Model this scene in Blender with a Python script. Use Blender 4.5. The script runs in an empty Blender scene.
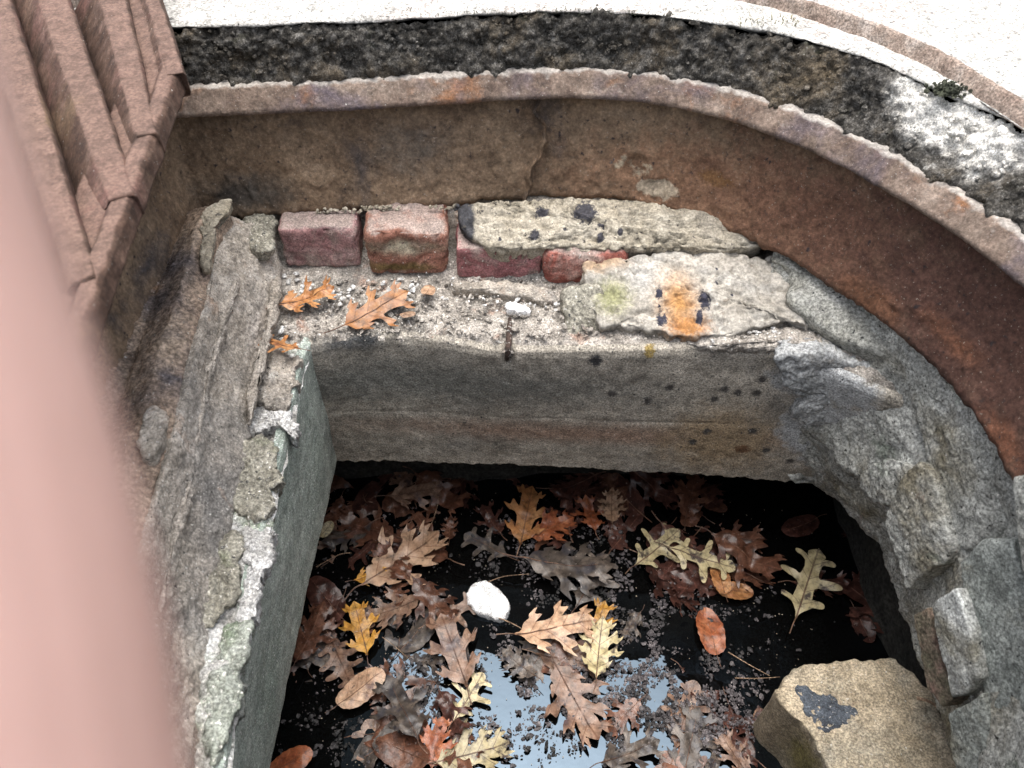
import bpy, math, random
import numpy as np
from mathutils import Vector, Matrix
from mathutils.geometry import delaunay_2d_cdt
C = bpy.context.scene.collection
SC = bpy.context.scene
rnd = random.Random(7)

# ------------------------------------------------------------ camera
H = 0.42; PITCH = math.radians(48); F = 800.0
cd = bpy.data.cameras.new('camera'); cam = bpy.data.objects.new('camera', cd); C.objects.link(cam)
cam.location = (0, 0, H); cam.rotation_euler = (math.pi/2-PITCH, 0, 0)
cd.sensor_width = 36; cd.lens = F*36/1024; cd.clip_start = .004; cd.clip_end = 200
cd.dof.use_dof = True; cd.dof.focus_distance = .90; cd.dof.aperture_fstop = 9.5
SC.camera = cam
# ------------------------------------------------------------ sky and sun (bright overcast)
SUN_EL = 84; SUN_AZ = -8
w = bpy.data.worlds.new("World"); SC.world = w; w.use_nodes = True
wn = w.node_tree
sky = wn.nodes.new('ShaderNodeTexSky'); sky.sky_type = 'NISHITA'; sky.sun_disc = False
sky.sun_elevation = math.radians(SUN_EL); sky.sun_rotation = math.radians(SUN_AZ)
sky.air_density = 1.0; sky.dust_density = 5.0; sky.ozone_density = 1.0
hs_ = wn.nodes.new('ShaderNodeHueSaturation'); hs_.inputs['Saturation'].default_value = .4   # thin overcast: the blue is washed out
wn.links.new(sky.outputs[0], hs_.inputs['Color']); wn.links.new(hs_.outputs[0], wn.nodes['Background'].inputs[0])
wn.nodes['Background'].inputs[1].default_value = 0.15
sl = bpy.data.lights.new('sun', 'SUN'); sl.energy = 1.0; sl.angle = math.radians(50); sl.color = (1, .955, .89)
so = bpy.data.objects.new('sun', sl); C.objects.link(so)
az = math.radians(SUN_AZ)
sd = Vector((math.sin(az)*math.cos(math.radians(SUN_EL)), math.cos(az)*math.cos(math.radians(SUN_EL)), math.sin(math.radians(SUN_EL))))
so.rotation_euler = sd.to_track_quat('Z', 'Y').to_euler(); so.location = (0, 0, 3)
SC.view_settings.view_transform = 'Standard'; SC.view_settings.look = 'None'
SC.view_settings.exposure = 1.22; SC.view_settings.gamma = 1
SC.cycles.max_bounces = 6

# ------------------------------------------------------------ helpers
def ray(px, py):
    dx = (px-512)/F; dy = (384-py)/F
    return np.array((dx, dy*math.sin(PITCH)+math.cos(PITCH), dy*math.cos(PITCH)-math.sin(PITCH)))
CAM = np.array((0, 0, H))
def at(px, py, x=None, y=None, z=None, pl=None):
    "the real place of a feature seen in the photograph that lies on a known plane"
    d = ray(px, py)
    if pl is not None:
        p0, n = np.array(pl[0], float), np.array(pl[1], float)
        t = np.dot(p0-CAM, n)/np.dot(d, n)
    elif z is not None: t = (z-H)/d[2]
    elif y is not None: t = y/d[1]
    else: t = x/d[0]
    return CAM+d*t

_P = np.random.RandomState(3).permutation(256); _P = np.concatenate([_P, _P, _P])
_G = np.random.RandomState(5).normal(size=(256, 3)); _G /= np.linalg.norm(_G, axis=1)[:, None]
def perlin(p):
    i = np.floor(p).astype(int); f = p-i; i &= 255
    u = f*f*f*(f*(f*6-15)+10); r = 0
    for a in (0, 1):
        for b in (0, 1):
            for c in (0, 1):
                h = _P[_P[_P[i[:, 0]+a]+i[:, 1]+b]+i[:, 2]+c]
                g = np.einsum('ij,ij->i', _G[h], f-np.array((a, b, c)))
                r = r+g*(u[:, 0] if a else 1-u[:, 0])*(u[:, 1] if b else 1-u[:, 1])*(u[:, 2] if c else 1-u[:, 2])
    return r*1.6
def fbm(p, s, octv=4, gain=.5, ridged=False):
    r = 0; a = 1; q = p*s
    for k in range(octv):
        n = perlin(q+k*17.3)
        r = r+a*((1-2*np.abs(n)) if ridged else n); a *= gain; q = q*2.03
    return r
def worley(p, s):
    q = p*s; i = np.floor(q).astype(int); f = q-i; best = np.full(len(q), 9.)
    for a in (-1, 0, 1):
        for b in (-1, 0, 1):
            for c in (-1, 0, 1):
                j = (i+np.array((a, b, c))) & 255
                h = _P[_P[_P[j[:, 0]]+j[:, 1]]+j[:, 2]]
                o = np.array((a, b, c))+np.abs(_G[h])*.9
                best = np.minimum(best, np.sum((o-f)**2, axis=1))
    return np.sqrt(best)

def mesh_obj(name, V, faces, mat, parent=None, smooth=True, origin=None):
    V = np.asarray(V, float)
    c = V.mean(axis=0) if origin is None else np.array(origin, float)
    m = bpy.data.meshes.new(name); m.from_pydata((V-c).tolist(), [], faces); m.update()
    if smooth: m.polygons.foreach_set('use_smooth', [True]*len(m.polygons))
    if mat: m.materials.append(mat)
    o = bpy.data.objects.new(name, m); C.objects.link(o)
    if parent is not None:
        o.parent = parent; o.location = Vector(c)-parent.location
    else: o.location = c
    return o
def tag(o, label=None, cat=None, group=None, kind=None):
    for k, v in (('label', label), ('category', cat), ('group', group), ('kind', kind)):
        if v: o[k] = v
    return o
def thing(name, label, cat, loc, group=None):
    o = bpy.data.objects.new(name, None); C.objects.link(o); o.location = loc; o.empty_display_size = .03
    return tag(o, label, cat, group)

def cr(P, n, closed=False):
    "smooth resample of a control polyline"
    P = np.array(P, float); m = len(P)
    T = np.linspace(0, m if closed else m-1, n, endpoint=not closed)
    i = np.floor(T).astype(int)
    if not closed: i = np.minimum(i, m-2)
    t = (T-i)[:, None]
    g = (lambda k: P[k % m]) if closed else (lambda k: P[np.clip(k, 0, m-1)])
    a, b, c, d = g(i-1), g(i), g(i+1), g(i+2)
    return .5*((2*b)+(-a+c)*t+(2*a-5*b+4*c-d)*t*t+(-a+3*b-3*c+d)*t**3)
def even(P, n):
    P = np.array(P, float); L = np.concatenate([[0], np.cumsum(np.linalg.norm(np.diff(P, axis=0), axis=1))])
    T = np.linspace(0, L[-1], n)
    return np.stack([np.interp(T, L, P[:, k]) for k in range(3)], axis=1)
def grid_faces(nv, nu, closed=False):
    f = []
    for v in range(nv-1):
        for u in range(nu if closed else nu-1):
            u2 = (u+1) % nu
            f.append((v*nu+u, v*nu+u2, (v+1)*nu+u2, (v+1)*nu+u))
    return f
def normals(G):
    du = np.gradient(G, axis=1); dv = np.gradient(G, axis=0)
    n = np.cross(du, dv); return n/(np.linalg.norm(n, axis=2, keepdims=True)+1e-12)
def loft(name, rails, nu, segs, mat, parent=None, disp=None, closed=False, flip=False, pre=False):
    """surface through rails; segs = rows between neighbouring rails; disp(points Nx3) -> offset along the normal or Nx3"""
    R = [np.array(r, float) if pre else even(cr(r, nu*3), nu) for r in rails]
    rows = []
    for k in range(len(R)-1):
        for s in range(segs[k]):
            rows.append(R[k]+(R[k+1]-R[k])*s/segs[k])
    rows.append(R[-1]); G = np.array(rows)
    N = normals(G)
    if flip: N = -N
    Pn = G.reshape(-1, 3)
    if disp is not None:
        d = disp(Pn)
        Pn = Pn+(N.reshape(-1, 3)*d[:, None] if d.ndim == 1 else d)
    F_ = grid_faces(len(rows), nu, closed)
    if flip: F_ = [f[::-1] for f in F_]
    return mesh_obj(name, Pn, F_, mat, parent)

def slab(name, outline, normal, depth, mat, parent=None, dome=.006, edge=.12, amp=.003, sc=25, na=96, nr=18, draft=0.0, seed=0, rough=.0012, chip=.0, smooth_out=True, jit=.003):
    "a solid piece: domed uneven front with the given 3-D outline, sides running back by depth along -normal"
    n = np.array(normal, float); n /= np.linalg.norm(n)
    O = np.array(outline, float)
    if smooth_out: O2 = cr(O, len(O)*8, True)
    else: O2 = O
    O2 = even(np.vstack([O2, O2[:1]]), na+1)[:-1]
    jt = fbm(O2+seed*2.3, 45, 4)[:, None]*jit; c = O2.mean(axis=0); rd_ = O2-c; O2 = O2+rd_/np.linalg.norm(rd_, axis=1)[:, None]*jt
    rows = []
    rr = list(np.linspace(0.02, 1-edge, nr))+[1-edge*.66, 1-edge*.36, 1-edge*.12, 1]
    for r in rr:
        P = c+(O2-c)*r
        e = max(0, (r-(1-edge))/edge)
        h = dome*(1-r*r)-(edge*.5*dome+.004)*(1-math.sqrt(max(0, 1-e*e)))
        rows.append(P+n*h)
    for k in (.12, .3, .55, .8, 1):
        rows.append(c+(O2-c)*(1+draft*k)-n*(depth*k+.004))
    rows.append(c+(O2-c)*.02-n*(depth+.004))
    G = np.array(rows); Pn = G.reshape(-1, 3)
    tot = fbm(Pn+seed*3.1, sc, 3)*amp*.7+fbm(Pn+seed, sc*4, 4)*rough*1.2
    if chip: tot = tot-chip*np.clip(fbm(Pn+seed*1.7, sc*1.6, 3, ridged=True)-.9, 0, 1)
    dirv = Pn-(c-n*depth*.5); dirv /= np.linalg.norm(dirv, axis=1)[:, None]+1e-9
    Nn = normals(G).reshape(-1, 3)
    s = np.sign(np.sum(Nn*dirv, axis=1))[:, None]; Nn = Nn*np.where(s == 0, 1, s)
    # outline jitter in the plane
    Pn = Pn+Nn*tot[:, None]
    F_ = grid_faces(len(rows), na, True)
    F_.append(tuple(range(na))[::-1]); F_.append(tuple((len(rows)-1)*na+i for i in range(na)))
    # orientation
    a, b, c3 = Pn[F_[na*5][0]], Pn[F_[na*5][1]], Pn[F_[na*5][2]]
    if np.dot(np.cross(b-a, c3-a), n) < 0: F_ = [f[::-1] for f in F_]
    return mesh_obj(name, Pn, F_, mat, parent)

_ico_v = None
def lumps(name, items, mat, parent=None, jag=.3, flat=.7):
    "many small irregular stones as one mesh; items = (x,y,z,radius)"
    t = (1+5**.5)/2
    iv = np.array([(-1, t, 0), (1, t, 0), (-1, -t, 0), (1, -t, 0), (0, -1, t), (0, 1, t), (0, -1, -t), (0, 1, -t), (t, 0, -1), (t, 0, 1), (-t, 0, -1), (-t, 0, 1)])/math.sqrt(1+t*t)
    fc = [(0, 11, 5), (0, 5, 1), (0, 1, 7), (0, 7, 10), (0, 10, 11), (1, 5, 9), (5, 11, 4), (11, 10, 2), (10, 7, 6), (7, 1, 8), (3, 9, 4), (3, 4, 2), (3, 2, 6), (3, 6, 8), (3, 8, 9), (4, 9, 5), (2, 4, 11), (6, 2, 10), (8, 6, 7), (9, 8, 1)]
    V = []; Fs = []; rs = np.random.RandomState(len(items)+11)
    for k, (x, y, z, r) in enumerate(items):
        v = iv*(1+rs.uniform(-jag, jag, (12, 1)))*r*np.array((rs.uniform(.7, 1.3), rs.uniform(.7, 1.3), flat*rs.uniform(.7, 1.2)))
        q = np.array(Matrix.Rotation(rs.uniform(0, 6.3), 3, 'Z') @ Matrix.Rotation(rs.uniform(-.5, .5), 3, 'X'))
        V.append(v@q.T+np.array((x, y, z))); Fs += [tuple(i+12*k for i in f) for f in fc]
    return mesh_obj(name, np.concatenate(V), Fs, mat, parent, smooth=False)

def tube(name, pts, radii, mat, parent=None, n=8, res=None):
    P = cr(pts, res or len(pts)*5); R = np.interp(np.linspace(0, 1, len(P)), np.linspace(0, 1, len(radii)), radii)
    V = []; T = np.gradient(P, axis=0); T /= np.linalg.norm(T, axis=1)[:, None]
    for p, t, r in zip(P, T, R):
        a = np.cross(t, (0, 0, 1) if abs(t[2]) < .9 else (1, 0, 0)); a /= np.linalg.norm(a); b = np.cross(t, a)
        for k in range(n):
            th = 2*math.pi*k/n; V.append(p+r*(math.cos(th)*a+math.sin(th)*b))
    F_ = grid_faces(len(P), n, True); F_.append(tuple(range(n))[::-1]); F_.append(tuple((len(P)-1)*n+i for i in range(n)))
    return mesh_obj(name, V, F_, mat, parent)

# ------------------------------------------------------------ materials
class NT:
    def __init__(s, name):
        s.m = bpy.data.materials.new(name); s.m.use_nodes = True; s.t = s.m.node_tree
        s.b = s.t.nodes['Principled BSDF']; s.pos = None
    def n(s, ty, **k):
        o = s.t.nodes.new(ty)
        for a, b in k.items(): setattr(o, a, b)
        return o
    def l(s, a, b): s.t.links.new(a, b)
    def P(s, obj=False):
        if s.pos is None:
            s.pos = s.n('ShaderNodeTexCoord').outputs['Object'] if obj else s.n('ShaderNodeNewGeometry').outputs['Position']
        return s.pos
    def noise(s, scale, detail=6, rough=.6, dist=0, stretch=None):
        o = s.n('ShaderNodeTexNoise'); v = s.pos
        if stretch:
            mp = s.n('ShaderNodeVectorMath', operation='MULTIPLY'); s.l(v, mp.inputs[0]); mp.inputs[1].default_value = stretch; v = mp.outputs[0]
        s.l(v, o.inputs['Vector']); o.inputs['Scale'].default_value = scale
        o.inputs['Detail'].default_value = detail; o.inputs['Roughness'].default_value = rough; o.inputs['Distortion'].default_value = dist
        return o.outputs[0]
    def vor(s, scale, feature='F1'):
        o = s.n('ShaderNodeTexVoronoi', feature=feature); s.l(s.pos, o.inputs['Vector']); o.inputs['Scale'].default_value = scale
        return o
    def ramp(s, v, stops):
        o = s.n('ShaderNodeValToRGB'); e = o.color_ramp.elements
        while len(e) < len(stops): e.new(.5)
        for x, (p, c) in zip(e, stops): x.position = p; x.color = (c[0], c[1], c[2], 1) if hasattr(c, '__len__') else (c, c, c, 1)
        s.l(v, o.inputs[0]); return o.outputs[0]
    def mix(s, a, b, f, mode='MIX'):
        o = s.n('ShaderNodeMix', data_type='RGBA', blend_type=mode)
        for sock, v in ((o.inputs[6], a), (o.inputs[7], b)):
            if hasattr(v, 'links'): s.l(v, sock)
            else: sock.default_value = (*v, 1)
        if hasattr(f, 'links'): s.l(f, o.inputs[0])
        else: o.inputs[0].default_value = f
        return o.outputs[2]
    def math(s, op, a, b=0., c=0.):
        o = s.n('ShaderNodeMath', operation=op)
        for i, v in enumerate((a, b, c)):
            if hasattr(v, 'links'): s.l(v, o.inputs[i])
            else: o.inputs[i].default_value = v
        return o.outputs[0]
    def blob(s, c, r, wob, soft=.25):
        "mask of a stain with its own shape at a place on the surface"
        a = s.n('ShaderNodeVectorMath', operation='SUBTRACT'); s.l(s.pos, a.inputs[0]); a.inputs[1].default_value = tuple(c)
        d = s.n('ShaderNodeVectorMath', operation='DIVIDE'); s.l(a.outputs[0], d.inputs[0]); d.inputs[1].default_value = r if hasattr(r, '__len__') else (r, r, r)
        L = s.n('ShaderNodeVectorMath', operation='LENGTH'); s.l(d.outputs[0], L.inputs[0])
        v = s.math('ADD', L.outputs['Value'], wob)
        m = s.n('ShaderNodeMapRange', interpolation_type='SMOOTHSTEP'); s.l(v, m.inputs[0])
        m.inputs[1].default_value = 1+soft; m.inputs[2].default_value = 1-soft; m.inputs[3].default_value = 0; m.inputs[4].default_value = 1
        return m.outputs[0]
def make(name, stops, scale=18, patch=None, speck=None, stains=(), rough=.85, bump=.5, bscale=220, bdist=.002, spec=.3, obj=False, wob=.9, wscale=45, layers=(), lump=0, dust_and_light=None, grain=.8, streak=()):
    s = NT(name); s.P(obj)
    col = s.ramp(s.noise(scale, 9, .68), stops)
    if patch: # second tone in broad patches
        for (c, sc, lo, hi) in patch: col = s.mix(col, c, s.ramp(s.noise(sc, 7, .62, .4), [(lo, 0), (hi, 1)]))
    for (c, sc, stv, lo, hi) in streak: col = s.mix(col, c, s.ramp(s.noise(sc, 6, .65, 0, stv), [(lo, 0), (hi, 1)]))
    if stains:
        wn_ = s.math('MULTIPLY', s.math('SUBTRACT', s.noise(wscale, 6, .65), .5), wob*2)
        wn2 = s.math('MULTIPLY', s.math('SUBTRACT', s.noise(240, 4, .7), .5), 2.2)
        for (c, r, colr, soft) in stains: col = s.mix(col, colr, s.blob(c, r, wn2 if max(r) <= .021 else wn_, soft))
    if speck:
        for (c, sc, lo, hi) in [(c, sc*(1.25 if c[0] > .3 else 1), lo+(.025 if c[0] > .3 else 0), hi+(.025 if c[0] > .3 else 0)) for c, sc, lo, hi in speck]: col = s.mix(col, c, s.ramp(s.noise(sc, 2, .5), [(lo, 0), (hi, 1)]))
    if dust_and_light:
        ge = s.n('ShaderNodeNewGeometry'); sp = s.n('ShaderNodeSeparateXYZ'); s.l(ge.outputs['Normal'], sp.inputs[0])
        z_ = s.math('ADD', sp.outputs[2], s.math('MULTIPLY', s.math('SUBTRACT', s.noise(60, 4), .5), .9))
        col = s.mix(col, dust_and_light, s.ramp(z_, [(.70, 0), (.95, .85)]))
    gr_ = s.ramp(s.noise(bscale*2.2, 4, .7), [(.34, .25), (.5, .95), (.65, 1.9)])
    col = s.mix(col, s.ramp(s.noise(75, 5, .7), [(.33, .55), (.5, 1), (.66, 1.3)]), .75, 'MULTIPLY')
    col = s.mix(col, gr_, grain, 'MULTIPLY')
    s.l(col, s.b.inputs['Base Color'])
    s.b.inputs['Roughness'].default_value = rough; s.b.inputs['Specular IOR Level'].default_value = spec
    bp = s.n('ShaderNodeBump'); bp.inputs['Strength'].default_value = bump; bp.inputs['Distance'].default_value = bdist
    h = s.noise(bscale, 8, .72)
    if lump:
        v = s.vor(lump); h = s.math('ADD', s.math('MULTIPLY', v.outputs['Distance'], -1.2), h)
    s.l(h, bp.inputs['Height']); s.l(bp.outputs[0], s.b.inputs['Normal'])
    return s.m

def g(v, t=(1, .97, .9)): return (v*t[0], v*t[1], v*t[2])
# world points used as stain centres
st = lambda px, py, **k: at(px, py, **k)
YB = .765
M_road = make('pale_concrete_road', [(.3, g(.34)), (.5, g(.46)), (.7, g(.58))], 40, patch=[((.50, .42, .38), 6, .5, .75)], speck=[(g(.16), 230, .64, .70)], bump=.5, bscale=160, bdist=.003)
M_asph = make('black_asphalt', [(.3, g(.022, (1, .93, .82))), (.5, g(.07, (1, .93, .82))), (.72, g(.20, (1, .95, .88)))], 120, patch=[((.12, .095, .065), 14, .5, .7), ((.05, .055, .035), 30, .62, .75)], speck=[(g(.22), 420, .66, .72)],
              stains=[(at(955, 100, z=.05), (.04, .035, .05), g(.8), .4), (at(1012, 128, z=.045), (.045, .036, .05), g(.8), .4), (at(925, 85, z=.05), (.03, .02, .03), g(.75), .4)],
              rough=.95, bump=.8, bscale=260, bdist=.004, lump=160, spec=.1, wscale=60)
M_patch = make('broken_whitish_concrete', [(.3, g(.18)), (.42, g(.5)), (.6, g(.75))], 60, bump=.9, bscale=200, bdist=.004, lump=140, rough=.95)
M_rim = make('dusty_cast_iron', [(.28, (.08, .055, .045)), (.45, (.16, .115, .09)), (.6, (.25, .19, .15)), (.75, (.36, .29, .24))], 28, patch=[((.27, .13, .065), 16, .58, .70), ((.13, .105, .115), 11, .52, .66)], dust_and_light=g(.40, (1, .93, .84)),
             speck=[(g(.5), 500, .67, .72)], grain=.42, bump=.8, bscale=150, bdist=.003)
M_skirt = make('rusted_cast_iron', [(.28, (.075, .05, .034)), (.42, (.155, .105, .068)), (.58, (.235, .165, .108)), (.75, (.33, .245, .17))], 13,
               patch=[((.065, .056, .055), 9, .55, .7), ((.17, .10, .05), 12, .60, .74)],
               stains=[(at(720, 190, y=.79), (.16, .14, .05), (.25, .145, .088), .6), (at(850, 230, x=.36), (.16, .14, .07), (.15, .078, .05), .7), (at(980, 350, x=.42), (.1, .2, .12), (.095, .048, .036), .7),
                       (at(870, 300, x=.37), (.05, .03, .015), (.17, .08, .045), .7), (at(940, 350, x=.4), (.03, .04, .012), (.16, .07, .04), .7), (at(1000, 440, x=.43), (.03, .03, .012), (.15, .065, .038), .6),
                       (at(630, 172, y=.80), (.030, .02, .02), (.42, .35, .25), .12), (at(655, 190, y=.80), (.024, .02, .012), (.46, .38, .28), .12), (at(613, 172, y=.80), (.006, .02, .008), (.08, .08, .09), .2),
                       (at(420, 150, y=.80), (.05, .02, .03), (.13, .11, .09), .7), (at(250, 195, y=.78), (.05, .02, .02), (.075, .065, .055), .7), (at(715, 180, y=.78), (.018, .02, .008), (.19, .10, .045), .4)],
               speck=[((.28, .24, .20), 420, .68, .73), ((.04, .03, .03), 120, .66, .76)], grain=.42, bump=1, bscale=120, bdist=.003, wob=.9, wscale=50)
M_grate = make('brown_cast_iron_grate', [(.3, (.035, .02, .014)), (.5, (.078, .045, .032)), (.7, (.14, .09, .066))], 30, patch=[((.16, .085, .07), 10, .5, .7), ((.18, .12, .07), 8, .56, .7)], dust_and_light=(.16, .102, .08),  # lighter upward faces: lit rib tops and shaded flanks put into the colour
               speck=[(g(.45), 420, .68, .74)], grain=.42, bump=.6, bscale=170, bdist=.0018)
M_wall = make('old_grey_concrete', [(.28, g(.21, (1, .91, .76))), (.45, g(.35, (1, .91, .76))), (.6, g(.46, (1, .91, .77))), (.75, g(.56, (1, .93, .8)))], 24,
              patch=[(g(.20, (1, .96, .88)), 8, .52, .76)],
              stains=[(at(430, 385, y=.63), (.24, .05, .035), (.22, .215, .19), .7), (at(600, 432, y=.63), (.25, .05, .018), (.34, .24, .18), .9), (at(720, 435, y=.63), (.07, .05, .06), (.33, .25, .16), .6),
                      (at(825, 430, y=.60), (.05, .06, .07), (.46, .47, .47), .18), (at(825, 380, y=.60), (.06, .06, .035), (.44, .45, .45), .2),
                      (at(595, 360, y=.62), (.007, .02, .010), (.05, .05, .052), .4), (at(650, 352, y=.62), (.006, .02, .008), (.3, .22, .08), .3),
                      (at(742, 448, y=.62), (.01, .02, .008), (.16, .09, .05), .3), (at(360, 345, z=-.21), (.05, .02, .02), (.09, .095, .10), .5)]
              + [(at(px, py, y=.62), (.005, .02, .006), (.07, .065, .06), .5) for px, py in ((612, 395), (648, 402), (670, 388), (714, 400), (762, 378), (752, 430), (765, 447), (836, 430), (725, 390), (738, 393), (756, 392), (693, 443), (707, 432), (826, 443), (806, 441), (788, 455))],
              speck=[(g(.55), 420, .66, .70), ((.04, .04, .045), 300, .66, .72)], bump=.8, bscale=230, bdist=.0022, wob=.7)
M_lwall = make('green_grey_wet_concrete', [(.28, (.22, .255, .225)), (.5, (.35, .395, .35)), (.7, (.49, .535, .48))], 22, patch=[((.25, .30, .26), 7, .45, .7)],
               speck=[(g(.75, (1, 1, 1)), 330, .60, .66)], bump=.7, bscale=240, bdist=.0018, rough=.7,
               stains=[(at(345, 400, x=-.225), (.05, .06, .05), (.12, .125, .12), .7)])
M_ledge = make('crumbling_ledge_mortar', [(.28, g(.16, (1, .90, .78))), (.45, g(.31, (1, .91, .80))), (.6, g(.44, (1, .92, .82))), (.75, g(.6))], 38, patch=[((.36, .22, .16), 20, .6, .72), (g(.16), 11, .52, .68)],
               speck=[(g(.68), 190, .62, .66)], bump=.9, bscale=200, bdist=.003)
M_mort = make('brown_grey_mortar', [(.28, g(.19, (1, .88, .74))), (.45, g(.33, (1, .89, .75))), (.6, g(.44, (1, .90, .78))), (.75, g(.56))], 26, grain=.6,
              patch=[(g(.22, (1, .95, .88)), 9, .5, .70), ((.36, .23, .15), 13, .58, .72)], speck=[(g(.62), 300, .63, .68), (g(.06), 260, .68, .73)], streak=[(g(.50, (1, .93, .84)), 26, (1, .55, 1), .58, .76)], stains=[(at(228, 545, z=-.17), (.014, .04, .03), (.40, .22, .12), .5), (at(262, 330, z=-.19), (.010, .05, .03), g(.5, (1, .9, .8)), .5)], bump=.9, bscale=180, bdist=.003)
M_chunk = make('greenish_mortar_chunk', [(.3, (.14, .13, .105)), (.5, (.29, .275, .225)), (.7, (.43, .41, .35))], 34, patch=[((.16, .18, .11), 18, .62, .76)], speck=[((.05, .05, .05), 150, .63, .7), (g(.62), 240, .64, .68)], bump=.9, bscale=150, bdist=.003)
M_green = make('mossy_mortar', [(.3, (.16, .17, .14)), (.5, (.29, .31, .27)), (.7, (.44, .46, .42))], 28, patch=[((.16, .20, .13), 15, .5, .68)], speck=[(g(.65), 200, .62, .67)], bump=.8, bscale=170, bdist=.003)
M_white = make('whitewashed_mortar', [(.3, g(.34)), (.5, g(.55, (1, .99, .96))), (.7, g(.75, (1, 1, 1)))], 30, patch=[(g(.2), 26, .58, .7)], bump=.8, bscale=190, bdist=.003)
M_rub = make('blue_grey_stone', [(.28, (.20, .202, .182)), (.45, (.33, .335, .31)), (.6, (.44, .445, .415)), (.75, (.54, .545, .52))], 17, patch=[((.20, .18, .13), 9, .5, .66), ((.14, .18, .13), 14, .6, .75), ((.22, .12, .10), 17, .66, .76)],
             speck=[(g(.6), 280, .66, .71), (g(.04), 200, .66, .72)], bump=.9, bscale=150, bdist=.003)
M_slate = make('pale_blue_grey_stone', [(.28, (.28, .295, .285)), (.5, (.45, .465, .45)), (.7, (.60, .615, .60))], 22, patch=[((.22, .21, .17), 9, .52, .66)], speck=[((.05, .05, .05), 230, .66, .72), (g(.62), 300, .68, .72)], bump=.7, bscale=170, bdist=.002)
M_redst = make('reddish_green_stone', [(.3, (.09, .10, .06)), (.5, (.18, .15, .11)), (.7, (.22, .13, .11))], 26, bump=.8, bscale=150)
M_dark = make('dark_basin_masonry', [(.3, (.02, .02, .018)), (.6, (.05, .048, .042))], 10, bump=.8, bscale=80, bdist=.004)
M_rock = make('tan_sandstone', [(.28, (.20, .16, .105)), (.45, (.32, .265, .185)), (.6, (.41, .345, .25)), (.75, (.50, .43, .33))], 20, patch=[((.27, .25, .20), 12, .48, .72), ((.20, .14, .09), 25, .62, .76)], speck=[(g(.5), 260, .66, .71)], bump=.6, bscale=190, bdist=.002, rough=.7,
              stains=[(at(800, 765, z=-.55), (.03, .03, .04), (.20, .17, .07), .6)])
M_tar = make('blue_black_tar', [(.35, (.03, .035, .045)), (.6, (.085, .10, .12))], 60, speck=[(g(.4), 300, .64, .68)], bump=.9, bscale=240, rough=.7)

def brickmat(name, a, b, c, stains=()):
    return make(name, [(.28, a), (.48, b), (.7, c)], 26, grain=.6, patch=[((.36, .30, .26), 22, .52, .68)], dust_and_light=(.33, .27, .24), speck=[(g(.62), 200, .68, .71), ((.1, .05, .05), 300, .66, .72)], stains=stains, bump=.6, bscale=210, bdist=.0016)
M_b1 = brickmat('mauve_brick', (.22, .11, .11), (.34, .185, .18), (.42, .26, .25), [(at(318, 214, y=.77), (.06, .03, .010), (.16, .12, .125), .5)])
M_b2 = brickmat('mortar_stained_brick', (.16, .07, .045), (.26, .12, .085), (.36, .20, .15), [(at(405, 238, y=.76), (.05, .03, .010), (.34, .30, .22), .6), (at(400, 262, y=.75), (.045, .03, .006), (.15, .10, .04), .6)])
M_b3 = brickmat('plum_brick', (.19, .075, .075), (.30, .13, .13), (.38, .19, .185))
M_b4 = brickmat('red_brick', (.22, .065, .05), (.32, .11, .085), (.40, .18, .15))
plA_ = ((0, .731, -.156), (0, -.40, .92)); plB_ = ((0, .66, -.186), (0, -.3, 1))
M_slabA = make('cream_mortar', [(.28, g(.19, (1, .88, .66))), (.48, g(.32, (1, .89, .69))), (.7, g(.43, (1, .92, .76)))], 22, grain=.5, patch=[(g(.28, (1, .9, .74)), 12, .55, .7)],
               stains=[(at(463, 222, pl=plA_), (.014, .04, .024), (.05, .05, .055), .2)] + [(at(x, y, pl=plA_), (r*.75, r*.7, .02), (.05, .048, .055), .2) for x, y, r in ((542, 213, .010), (585, 214, .018), (534, 236, .008), (601, 238, .006), (620, 234, .004), (601, 228, .005), (500, 240, .003), (565, 232, .003))],
               speck=[((.10, .09, .08), 170, .66, .70)], bump=.7, bscale=160, wob=.55, wscale=90)
M_slabB = make('stained_cream_stone', [(.28, g(.27, (1, .92, .78))), (.48, g(.39, (1, .93, .81))), (.7, g(.48, (1, .95, .86)))], 12, grain=.45, patch=[((.33, .33, .315), 8, .5, .7)],
               stains=[(at(679, 305, pl=plB_), (.019, .032, .03), (.40, .21, .075), 1.), (at(688, 327, pl=plB_), (.020, .012, .02), (.36, .17, .06), .8), (at(612, 297, pl=plB_), (.018, .02, .02), (.24, .24, .13), .8), (at(600, 262, pl=plB_), (.03, .012, .02), (.34, .25, .17), .5)]
               + [(at(x, y, pl=plB_), (r*.85, q*1.1, .01), (.035, .035, .05), .2) for x, y, r, q in ((659, 295, .0045, .008), (704, 302, .008, .013), (699, 318, .004, .009), (661, 320, .007, .008), (716, 285, .0028, .003), (732, 295, .002, .002), (716, 272, .002, .002), (659, 308, .002, .003))],
               speck=[((.25, .22, .18), 130, .68, .73)], bump=.6, bscale=130, wob=.45, wscale=110)
M_pale = make('pale_grey_mortar', [(.28, (.17, .17, .15)), (.5, (.30, .30, .27)), (.7, (.42, .42, .39))], 16, patch=[((.20, .19, .15), 9, .5, .66)], speck=[((.05, .05, .05), 190, .67, .72)], bump=.8, bscale=150)

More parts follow.
